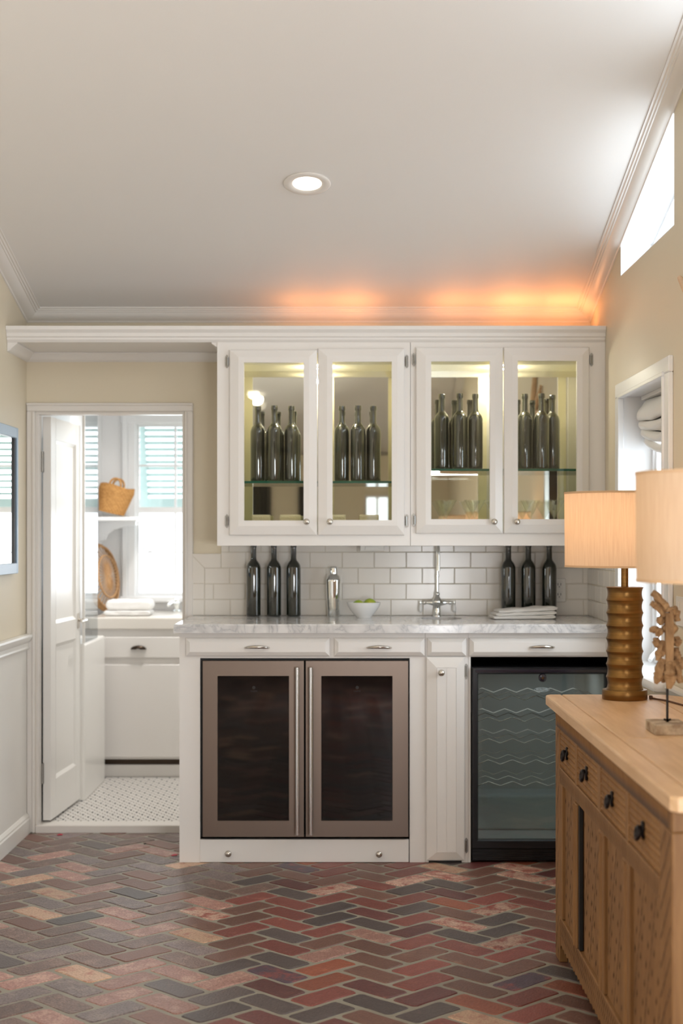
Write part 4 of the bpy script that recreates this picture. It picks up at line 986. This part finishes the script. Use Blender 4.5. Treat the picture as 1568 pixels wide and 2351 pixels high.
# drawers
for (ya, yb) in drw:
    za, zb = .571, .679
    d = MB().box(SX+.003, SX+.022, ya, yb, za, zb, .0015)
    ny, nz = int((yb-ya)/.0215), 7
    for i in range(ny):
        for j in range(nz):
            c0 = ya+(yb-ya)*(i+(.3 if j % 2 else .7))/ny; c1 = za+(zb-za)*(j+.5)/nz; s_ = .0060+random.uniform(-.001, .001); x_ = SX+.003
            d.add([(x_, c0-s_, c1), (x_, c0, c1-s_*1.1), (x_, c0+s_, c1), (x_, c0, c1+s_*1.1), (x_-.0034, c0, c1)], [(0,1,4), (1,2,4), (2,3,4), (3,0,4)])
    do = d.build('drawer', M['oak'], t)
    yc, zc_ = (ya+yb)/2, (za+zb)/2+.012
    r_ = MB().box(SX-.004, SX+.003, yc-.007, yc+.007, zc_-.024, zc_+.012, .002).tube([(SX, yc, zc_), (SX-.009, yc, zc_)], .004, 8)
    R_ = .0125
    r_.tube([(SX-.009-.004*math.sin(a/2), yc+R_*math.sin(a), zc_-R_+R_*math.cos(a)) for a in [2*math.pi*k/16 for k in range(16)]], .0048, 7, closed=True)
    r_.build('ring_pull', M['iron'], do, smooth=50)
# doors: plank panels with carving shade painted as dark marks, batten stiles
for k, (ya, yb) in enumerate(pan):
    za, zb = .138, .523; x_ = SX+.009
    ye = ya-(.06 if k == 0 else 0)
    d = MB().box(x_, SX+.025, ya, yb, za, zb)
    do = d.build('door', M['oak'], t)
    grooves('carved_groove_shade', [(ya, yb, za+.004, zb-.004, .124, -.42, .0055, 0)], x_, do)
    nt_ = MB()
    lean = -.42; n_ = int((yb-ya)/.062)+14
    for q in range(-1, n_):
        for m_ in range(9):
            z_ = za+.03+m_*.045; y_ = yb-q*.062+.031-lean*(zb-za)+lean*(z_-za)
            if ya+.01 < y_ < yb-.01:
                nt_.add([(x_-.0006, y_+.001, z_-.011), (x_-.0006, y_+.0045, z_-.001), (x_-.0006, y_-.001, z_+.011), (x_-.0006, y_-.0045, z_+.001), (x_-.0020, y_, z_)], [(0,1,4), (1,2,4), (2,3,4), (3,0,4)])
    nt_.build('carved_notch_shade', M['oakd'], do)['kind'] = 'stuff'
st = [(4.070, 4.129, 0), (3.658, 3.740, 1), (3.323, 3.411, 2)]
for ya, yb, k in st:
    s_ = MB().box(SX-.004 if k == 0 else SX, SX+.025, ya, yb, .138, .523, .002)
    ym = (ya+yb)/2
    s_.loops([[(SX-(.010 if k == 0 else .006)*math.sin(a), ym-.013*math.cos(a), z_) for a in [math.pi*q/6 for q in range(7)]] for z_ in (.141, .520)])
    s_.build('batten', M['oak'], t, smooth=30)
MB().box(SX+.001, SX+.010, 4.046, 4.0695, .139, .522).build('door_gap_shade', M['void'], t)  # flush dark strip in place of the shade inside the gap

# ------------------------------------------------------------------ lamps
def lamp(label, X, Y, power):
    z = DT+.0003
    t = thing('table_lamp', label, 'lamp', (X, Y, z), group='matching lamps on the sideboard')
    MB().lathe([(.0635, z), (.065, z+.002), (.065, z+.025), (.0635, z+.028)], (X, Y, 0), 48).build('base', M['brass'], t, smooth=40)
    pr = []; seg = (.3235-.028)/8
    for k in range(8):
        for q in range(7):
            u = q/7; rr_ = .0535-.0046*math.sin(math.pi*u)**.8
            pr.append((rr_, z+.028+seg*(k+u)))
    pr.append((.0535, z+.3235)); pr.append((.050, z+.3245)); pr.append((.008, z+.3245))
    MB().lathe(pr, (X, Y, 0), 56).build('ribbed_column', M['brass'], t, smooth=25)
    MB().lathe([(.0105, z+.324), (.0105, z+.40), (.014, z+.402), (.014, z+.43), (.004, z+.432)], (X, Y, 0), 20).build('neck', M['brass'], t, smooth=40)
    z0, z1 = 1.153, 1.370
    sh_ = MB().lathe([(.1718, z0), (.1727, (z0+z1)/2), (.1735, z1)], (X, Y, 0), 64, cap=False).build('shade', M['shade'], t, smooth=60)
    for zz, r0 in ((z0, .1722), (z1-.006, .1738)):
        MB().lathe([(r0-.001, zz), (r0+.0006, zz), (r0+.0006, zz+.006), (r0-.001, zz+.006), (r0-.001, zz)], (X, Y, 0), 64, cap=False).build('binding', M['shadeband'], sh_, smooth=60)
    sp = MB()
    for k in range(3):
        a = 2*math.pi*k/3+.4; sp.tube([(X+.006*math.cos(a), Y+.006*math.sin(a), z1-.02), (X+.1728*math.cos(a), Y+.1728*math.sin(a), z1-.012)], .0012, 5)
    sp.lathe([(.008, z1-.024), (.008, z1-.010)], (X, Y, 0), 12); sp.tube([(X, Y, z+.43), (X+.035, Y, z+.47), (X+.035, Y, z1-.05), (X, Y, z1-.02)], .0012, 5)
    sp.build('shade_spider', M['brass'], t)
    MB().lathe([(.010, z+.432), (.014, z+.445), (.022, z+.475), (.020, z+.495), (.008, z+.510)], (X, Y, 0), 20).build('bulb', M['bulb'], t, smooth=60)
    light('lamp_light', 'POINT', (X, Y-.0, z+.53), power, (1, .60, .33), radius=.02)
    return t
L1 = (.797, 4.40)
lamp('brass ribbed table lamp with cream drum shade, far end of the sideboard', L1[0], L1[1], 1.15)
L2 = (.738, 2.985)
lamp('brass lamp with drum shade cut off by the right edge, nearer one', L2[0], L2[1], .32)
q = thing('lamp_cord', 'thin brown power cord running from the far lamp base across the sideboard', 'cord', (.9, 4.35, DT))
cz_ = DT+.003
MB().tube([(.869, 4.40, cz_+.004), (.877, 4.385, cz_), (.905, 4.33, cz_), (.925, 4.22, cz_), (.945, 4.12, cz_), (.975, 4.05, cz_-.001)], .0026, 8).build('cable', M['cord'], q, smooth=60)
MB().lathe([(.005, cz_-.003), (.0055, cz_+.003), (.004, cz_+.008)], (.872, 4.395, 0), 10).build('strain_relief', M['cord'], q)

# ------------------------------------------------------------------ driftwood sculpture
t = thing('driftwood_sculpture', 'driftwood figure on an iron rod and worn block, beside the far lamp', 'sculpture', (.765, 3.66, DT))
z = DT+.0003
MB().box(.7245, .806, 3.60, 3.72, z, z+.0245, .0015).build('base_block', M['stonew'], t)
MB().tube([(.7655, 3.66, z+.0245), (.7655, 3.66, .90)], .0030, 10).build('rod', M['iron'], t, smooth=60)
n_ = MB()
for a in (.5, 2.4, 3.9): n_.box(.7655-.002, .7655+.002, 3.654, 3.666, z+.0245, z+.033)
n_.xf(Matrix.Identity(4)); n_.tube([(.757, 3.66, z+.031), (.7655, 3.66, z+.028), (.774, 3.66, z+.031)], .0028, 6); n_.build('wing_nut', M['iron'], t)
def sp(u, v, D=3.66): # u,v in the 9.04x zoom of region (1470,1340)
    return Vector(PX(1470+u/9.04, 1340+v/9.04, D))
def chunk(pts, radii, seed, sq=1.0, D=3.66, depths=None, nr=10, ns=13):
    P = [sp(u, v, D+(depths[i] if depths else 0)) for i, (u, v) in enumerate(pts)]
    Q = []; Rr = []
    for k in range(ns+1):
        s_ = k/ns*(len(P)-1); i = min(int(s_), len(P)-2); f = s_-i
        Q.append(P[i].lerp(P[i+1], f)); Rr.append(radii[i]*(1-f)+radii[i+1]*f)
    L = []
    for k, (c, r) in enumerate(zip(Q, Rr)):
        d_ = (Q[min(k+1, ns)]-Q[max(k-1, 0)]).normalized(); x = d_.cross(Vector((0,1,0))).normalized(); y = x.cross(d_).normalized()
        ring = []
        for a in range(nr):
            th = 2*math.pi*a/nr; nn = noise.noise(Vector((math.cos(th)*1.6+seed*7, math.sin(th)*1.6, k*.35+seed)))*.55+noise.noise(Vector((math.cos(th)*4+seed, math.sin(th)*4, k*1.1)))*.28
            rr_ = r*(1+nn); ring.append(c+x*rr_*math.cos(th)+y*rr_*math.sin(th)*sq)
        L.append(ring)
    return MB().loops(L)
e_ = .001
specs = [([(250,180),(330,240),(430,400),(520,500),(600,560)], [.006,.0072,.0078,.0090,.006], 1, 0),
 ([(225,400),(310,450),(420,560),(490,680)], [.006,.0062,.0065,.006], 2, -.008),
 ([(440,330),(500,400),(560,500)], [.004,.006,.006], 3, .006),
 ([(350,740),(430,760),(510,740)], [.007,.0105,.007], 4, 0),
 ([(190,960),(290,960),(380,1010),(430,1060)], [.004,.0085,.0105,.008], 5, -.004),
 ([(330,1120),(340,1230),(430,1300)], [.006,.0085,.007], 6, .003),
 ([(480,1180),(460,1340),(400,1460),(350,1600)], [.006,.010,.009,.004], 7, 0),
 ([(480,1560),(430,1750),(380,1920),(320,2080)], [.008,.0105,.0115,.003], 8, -.004),
 ([(540,1640),(500,1850),(470,2060)], [.007,.008,.003], 9, .008),
 ([(620,1640),(615,1850),(600,2180)], [.0095,.0135,.005], 10, -.012),
 ([(700,1580),(770,1800),(830,2060)], [.008,.010,.006], 11, 0),
 ([(790,1560),(860,1680),(870,1780)], [.008,.0095,.004], 12, .005),
 ([(740,1100),(760,1180),(740,1300)], [.006,.0105,.007], 13, .004),
 ([(740,1330),(750,1450),(770,1560)], [.007,.008,.008], 14, .002),
 ([(620,500),(650,560),(600,600)], [.009,.012,.010], 15, -.006),
 ([(680,480),(740,620),(770,780)], [.005,.009,.006], 16, 0)]
for pts, rad, sd, dd in specs:
    chunk(pts, [r*1.15 for r in rad], sd, 1.1, depths=[dd]*len(pts)).build('driftwood_piece', M['drift'], t)
# smooth bead and central plaque
a = sp(615, 930); MB().lathe([(.002,-.016), (.010,-.0135), (.0175,-.006), (.0205, 0), (.0175,.006), (.010,.0135), (.002,.016)], tuple(a), 24).build('bead', M['drift'], t, smooth=60)
pl = [sp(u, v, 3.640) for u, v in ((530,610),(690,610),(700,1150),(690,1640),(545,1640),(530,1150))]
MB().loops([[tuple(p) for p in pl], [(p.x, p.y+.014, p.z) for p in pl]]).build('central_slat', M['drift'], t)
MB().tube([sp(530, 1660, 3.646), sp(615, 1640, 3.636), sp(700, 1660, 3.646)], .004, 8).build('collar', M['drift'], t, smooth=50)

# ------------------------------------------------------------------ right wall bits
t = thing('light_switch', 'white double light switch plate on the right wall behind the sculpture', 'switch', (XR, 4.61, 1.02))
za, zb = ZZ(1437, 4.65), ZZ(1369, 4.65)
MB().box(XR-.006, XR-.0004, 4.53, 4.685, za, zb, .002).build('cover_plate', M['plastic'], t)
for yc in (4.57, 4.645): MB().box(XR-.009, XR-.006, yc-.016, yc+.016, za+.016, zb-.016, .0015).build('rocker', M['plastic'], t)
t = thing('wall_ornament', 'pale carved wooden wall ornament, only its tip in at the right edge', 'ornament', (XR, 4.2, 1.7))
Dn = 4.60; zt_ = ZZ(638, Dn)
for k, (y0_, z0_) in enumerate(((4.60, zt_), (4.52, zt_-.12), (4.50, zt_+.10))):
    MB().tube([(XR-.012, y0_, z0_), (XR-.014, y0_-.10, z0_-.05+.04*k), (XR-.014, y0_-.30, 1.88)], [.008, .014, .016], 10).build('carved_ray', M['oaktop'], t, smooth=50)
MB().lathe([(.06, -.002), (.06, -.02), (.03, -.028)], (XR, 4.22, 1.88), 24, axis='x').build('hub', M['oaktop'], t, smooth=40)
t = thing('window_crank', 'small white crank handle folded down on the right window sill', 'handle', (XR+.09, 5.30, .784))
a, b = Vector(PX(1502, 1497, 5.45)), Vector(PX(1492, 1516, 5.42))
MB().tube([a, a.lerp(b, .45), b], [.0045, .0095, .0080], 12).build('grip', M['sillw'], t, smooth=60)
MB().tube([Vector(PX(1507, 1489, 5.48)), a], .0035, 8).box(XR+.09, XR+.105, 5.46, 5.50, .783, .815, .003).build('pivot', M['sillw'], t, smooth=60)
# roman blind
t = thing('roman_blind', 'bunched white roman blind pulled up in the right window', 'blind', (XR+.06, 5.2, 1.757))
folds = [(1.748, 1.664, 1.045, 1.108), (1.672, 1.632, 1.056, 1.108), (1.640, 1.604, 1.066, 1.106), (1.610, 1.576, 1.080, 1.108)]
for k, (zt_, zb_, xf_, xb_) in enumerate(folds):
    L = []; ns = 26; nr = 18
    for i in range(ns+1):
        u = i/ns; y_ = 5.585-u*.745; sag = (.012+.012*k)*math.sin(math.pi*u); ring = []
        for a in range(nr):
            th = 2*math.pi*a/nr; cx_ = (xf_+xb_)/2+.006*(1 if k < 1 else 0); rx = (xb_-xf_)/2; rz = (zt_-zb_)/2
            nn = noise.noise(Vector((u*5+k*3, math.cos(th), math.sin(th))))*.006
            zz_ = (zt_+zb_)/2-sag+rz*math.sin(th); lean_ = (.55*rx*math.sin(th) if k == 0 else 0)
            ring.append((cx_+lean_+(rx*(.8 if i in (0, ns) else 1)+nn)*math.cos(th)*(1 if k else .8), y_, zz_+nn))
        L.append(ring)
    MB().loops(L).build('fold', M['napkin'], t, smooth=60)
MB().box(1.104, 1.112, 4.845, 5.58, 1.585, 1.742).build('backing', M['napkin'], t)
MB().box(1.075, 1.112, 4.84, 5.60, 1.742, 1.757, .002).build('headrail', M['napkin'], t)
MB().tube([(1.100, 5.44, 1.60), (1.103, 5.40, 1.2), (1.105, 5.36, .95)], .0012, 6).build('pull_cord', M['plastic'], t)

# ------------------------------------------------------------------ framed mirror on the left wall
t = thing('framed_mirror', 'blue grey framed mirror on the left wall, cut off by the frame edge', 'mirror', (XL, 5.6, 1.1))
x0, x1 = XL+.0005, XL+.022; ya, yb, za, zb = 5.10, 6.12, 1.092, 1.676; fw = .042
MB().box(x0, x1, yb-fw*.55, yb, za, zb, .002).box(x0, x1, ya, ya+fw*.5, za, zb, .002).box(x0, x1, ya+fw*.5, yb-fw*.55, za, za+fw, .002).box(x0, x1, ya+fw*.5, yb-fw*.55, zb-fw, zb, .002).build('frame', M['frameb'], t)
MB().box(x0, x1-.006, yb-fw*.55-.022, yb-fw*.55, za+fw, zb-fw).build('inner_edge', M['black'], t)
MB().box(x0, x1-.012, ya+.02, yb-fw*.55-.02, za+fw, zb-fw).build('mirror_glass', M['mirror'], t)

# ------------------------------------------------------------------ bathroom things
VY = 7.65
t = thing('vanity_cabinet', 'white bathroom vanity with tiled top seen through the doorway', 'cabinet', (-.9, 8.0, .027))
def vx(x): return XX(x, VY)
def vz(y): return ZZ(y, VY)
va, vb = vx(211), -.425
MB().box(va, vb, VY, 8.30, vz(1743), .78).box(va, vb, VY+.03, 8.30, .027, vz(1755)).build('body', M['cab'], t)
MB().box(va+.005, vb, VY+.008, 8.2, vz(1755), vz(1743)).build('toe_gap', M['bronze'], t)
MB().box(va, vb, VY+.012, VY+.03, .027, vz(1756), .002).build('plinth', M['cab'], t)
MB().box(va-.01, vb, VY-.02, 8.30, vz(1445), .832, .006).build('tiled_top', M['tile'], t)
dd = MB().box(vx(216), vx(424), VY-.016, VY, vz(1510), vz(1462), .003).build('drawer', M['cab'], t)
cpx, cpz = vx(319), vz(1490); L = []
for k in range(9):
    a = math.pi*k/8; L.append([(cpx-.040*math.cos(a)*f, VY-.016-o_, cpz+.019*math.sin(a)*f) for f, o_ in ((1, 0), (.95, .014), (.55, .020), (.25, .021))])
MB().loops(L, False, False, closed=False).build('cup_pull', M['bronze'], dd, smooth=50)
MB().box(vx(216), vx(424), VY-.016, VY, vz(1738), vz(1525), .003).build('door', M['cab'], t)
MB().box(vx(426), vb, VY-.016, VY, vz(1738), vz(1462), .003).build('door', M['cab'], t)
t = thing('shower_screen', 'tall frosted glass screen behind the open bathroom door', 'screen', (-1.22, 7.17, .74))
MB().box(-1.222, -1.218, 6.985, 7.36, .75, 2.0, .001).build('glass', M['screen'], t)
MB().box(-1.226, -1.214, 6.975, 6.986, .75, 2.0, .001).build('edge_trim', M['door'], t)
MB().box(-1.352, -1.222, 7.0, 7.03, 1.96, 1.985).build('wall_bracket', M['nickel'], t)
MB().box(-1.353, -1.214, 6.975, 7.55, .02, .748, .01).build('bathtub_side', M['door'], None).name = 'bathtub'
o = bpy.data.objects['bathtub']; tag(o, 'white tub wall low behind the bathroom door', 'bathtub')
light('bathroom_fill_light', 'SPOT', (-.85, 7.3, 2.12), 55, (1, .96, .92), radius=.06, direction=(0, 0, -1), angle=2.8)  # fill light; it and the fixture below are added out of view
q = thing('bathroom_fill_downlight', 'round white fill downlight added out of view in the bathroom ceiling', 'light', (-.85, 7.3, 2.15))
MB().lathe([(.07, 2.1498), (.07, 2.144), (.05, 2.143)], (-.85, 7.3, 0), 28).build('trim_ring', M['trim'], q, smooth=40)
MB().lathe([(.045, 2.1429), (.045, 2.142)], (-.85, 7.3, 0), 24).build('lens', M['lampface'], q)
# shelf, basket
SHD = 8.02; zsf = ZZ(1187, SHD)
t = thing('corner_shelf', 'white bathroom shelf on a curved bracket holding the seagrass basket', 'shelf', (-1.24, 8.1, zsf-.03))
MB().box(XL+.001, XX(318, SHD), 7.96, 8.29, zsf-.020, zsf, .003).build('board', M['sillw'], t)
br = [(0, 0), (.20, 0), (.20, -.02), (.14, -.03), (.08, -.045), (.045, -.075), (.035, -.10), (0, -.11)]
MB().prism([(XL+.001+a, zsf-.0205+b) for a, b in br], 'y', 8.20, 8.23).build('bracket', M['sillw'], t)
t = thing('seagrass_basket', 'small seagrass basket with ring handles tipped on the bathroom shelf', 'basket', (XX(254, 8.08), 8.10, zsf+.005), math.radians(0))
L = []; nr, nsg = 30, 96
for k in range(nr+1):
    v = k/nr; r0 = .066+.034*v-.010*max(0, v-.8)*5; row = []
    for i in range(nsg):
        a = 2*math.pi*i/nsg; bumpy = .0035*math.sin(a*24+(k//2 % 2)*math.pi)*(1 if k < nr else 0)
        row.append(((r0+bumpy)*math.cos(a), (r0+bumpy)*math.sin(a)*.75, .004+v*.150+.004*math.sin(a*3+1)*v))
    L.append(row)
bm_ = MB().loops(L, True, False); Mt = Matrix.Rotation(math.radians(13), 4, 'Y'); bm_.xf(Matrix.Translation((0,0,.012)) @ Mt)
bm_.build('woven_body', M['basket'], t, smooth=40, local=True)
for sy in (-1, 1):
    R_ = .030; h_ = MB().tube([(-.005+R_*math.cos(a), sy*.055, .155+.032*math.sin(a)*1.1) for a in [math.pi*k/12 for k in range(-2, 15)]], .0058, 8)
    h_.xf(Matrix.Translation((0,0,.012)) @ Mt); h_.build('handle', M['basket'], t, smooth=60, local=True)
# rattan tray
t = thing('rattan_tray', 'oval open weave rattan tray leaning on the bathroom wall behind the towel', 'tray', (XX(248, 8.12), 8.12, .8335)); rz_ = .190
def oval(f, dx, n=48): return [(dx, f*.145*math.cos(2*math.pi*k/n), rz_+f*(.183)*math.sin(2*math.pi*k/n)) for k in range(n)]
mt_ = Matrix.Rotation(math.radians(-24), 4, 'Z') @ Matrix.Rotation(math.radians(-9), 4, 'Y')
for f, dx, r_, nm in ((.97, -.01, .007, 'rim'), (.90, .012, .005, 'rim'), (.62, .030, .005, 'inner_ring')):
    MB().tube(oval(f, dx), r_, 8, closed=True).xf(mt_).build(nm, M['rattan'], t, smooth=60, local=True)
L_ = [oval(f, dx) for f, dx in ((.97, -.008), (.93, .004), (.90, .012))]
MB().loops([l+[] for l in L_], False, False).xf(mt_).build('woven_band', M['rattan'], t, smooth=50, local=True)
s_ = MB(); oA, oB, oC = oval(.90, .012, 36), oval(.62, .030, 36), oval(.02, .034, 36)
for a, b, c in zip(oA, oB, oC): s_.tube([a, b, c], .0026, 5)
s_.xf(mt_).build('spokes', M['rattan'], t, smooth=50, local=True)
folded('rolled_bath_towel', 'thick folded white bath towel on the bathroom vanity under the window', 'towel', (XX(296, 7.86), 7.86, .8325), .235, .17, .082, 2, 0, M['towel'], seed=9)
X, Y = XX(406, 8.18), 8.18
t = thing('bathroom_tap', 'chrome tap at the back of the bathroom vanity, right of the towel', 'tap', (X, Y, .832))
MB().lathe([(.022, .8322), (.022, .838), (.012, .846), (.012, .862), (.017, .870), (.017, .884), (.008, .892), (.012, .900), (.004, .905)], (X, Y, 0), 20).build('body', M['chrome'], t, smooth=50)
MB().tube([(X, Y, .872), (X-.02, Y-.05, .885), (X-.035, Y-.09, .872)], .008, 10).build('spout', M['chrome'], t, smooth=60)
MB().tube([(X-.05, Y+.01, .888), (X, Y+.005, .892)], .0055, 8).build('lever', M['white'], t, smooth=60)
# outside the bathroom window: louvred shutter and a few leaves
t = thing('louvred_shutter', 'pale green louvred shutter propped open outside the bathroom window', 'shutter', (-.85, 8.5, 1.9))
z1_, z0_, yt, yb_ = 1.90, 1.372, 8.47, 8.66
def shp(z): return yt+(yb_-yt)*(z1_-z)/(z1_-z0_)
sx0, sx1 = XX(312, 8.5), -.42
for a, b in ((sx0, sx0+.05), (sx1-.05, sx1)):
    MB().loops([[(a, shp(z1_), z1_), (b, shp(z1_), z1_), (b, shp(z0_), z0_), (a, shp(z0_), z0_)], [(a, shp(z1_)+.025, z1_), (b, shp(z1_)+.025, z1_), (b, shp(z0_)+.025, z0_), (a, shp(z0_)+.025, z0_)]]).build('stile', M['teal'], t)
for a, b in ((1.90, 1.848), (1.455, 1.405)):
    MB().loops([[(sx0+.05, shp(a), a), (sx1-.05, shp(a), a), (sx1-.05, shp(b), b), (sx0+.05, shp(b), b)], [(sx0+.05, shp(a)+.025, a), (sx1-.05, shp(a)+.025, a), (sx1-.05, shp(b)+.025, b), (sx0+.05, shp(b)+.025, b)]]).build('rail', M['teal'], t)
for k in range(11):
    zz = 1.838-k*.0352; yy = shp(zz)+.012
    MB().loops([[(x, yy-.004, zz+.004), (x, yy+.016, zz-.010), (x, yy+.016, zz-.013), (x, yy-.004, zz+.001)] for x in (sx0+.05, sx1-.05)]).build('slat', M['teal'], t)
MB().box(sx0, sx1, 8.421, shp(z1_)+.01, 1.90, 1.915).build('hinge_board', M['teal'], t)
t = thing('garden_shrub', 'green leafy shrub tips outside the bathroom window', 'shrub', (-1.2, 8.9, 0))
MB().tube([(-1.28, 8.9, 0), (-1.26, 8.9, .7), (-1.22, 8.9, 1.45)], [.02, .012, .004], 8).build('stem', M['leaf'], t)
rr = random.Random(2)
for k in range(26):
    zz = .4+.042*k; a = rr.uniform(0, 6.28); l = rr.uniform(.03, .055); c = Vector((-1.25+.04*math.cos(a), 8.9+.05*math.sin(a), zz)); d_ = Vector((math.cos(a), math.sin(a), .4)).normalized(); x = d_.cross(Vector((0,0,1))).normalized()*l*.28
    MB().add([c, c+d_*l*.5+x, c+d_*l, c+d_*l*.5-x, c+d_*l*.5+Vector((0,0,.004))], [(0,1,4), (1,2,4), (2,3,4), (3,0,4)]).build('leaf', M['leaf'], t)
MB().box(-4, 4, 8.55, 14, -.3, -.1).build('ground_outside', M['grass']).__setitem__('kind', 'structure')

# petals and a crumb on the floor
for k, (x, y, D, lb, mt) in enumerate(((137, 1918, 6.30, 'small red petal on the brick floor before the doorway', 'petal'), (400, 1965, 5.90, 'small red petal on the brick floor beside the base cabinet', 'petal'), (333, 1939, 6.12, 'tiny black pebble on the bricks between the two petals', 'void'))):
    D = H*FPX/(y-CY); X = XX(x, D); pts = []; n = 9
    r0 = .013 if mt == 'petal' else .005
    L = [[(X+r0*s*math.cos(2*math.pi*i/n)*(1+.3*math.sin(i*2.3)), D+r0*s*.7*math.sin(2*math.pi*i/n), hh+.001*math.sin(i)) for i in range(n)] for s, hh in ((.9, .0012), (1, .003), (.5, .0055))]
    tag(MB().loops(L).build('petal' if mt == 'petal' else 'pebble', M[mt], smooth=60), lb, 'petal' if mt == 'petal' else 'pebble')

# ------------------------------------------------------------------ scale the place to real size
done = set()
try: bpy.context.scene.cycles.transparent_max_bounces = 24
except Exception: pass
for o in list(bpy.data.objects):
    o.location = o.location*K
    if o.type == 'MESH' and o.data.name not in done:
        done.add(o.data.name); o.data.transform(Matrix.Scale(K, 4))
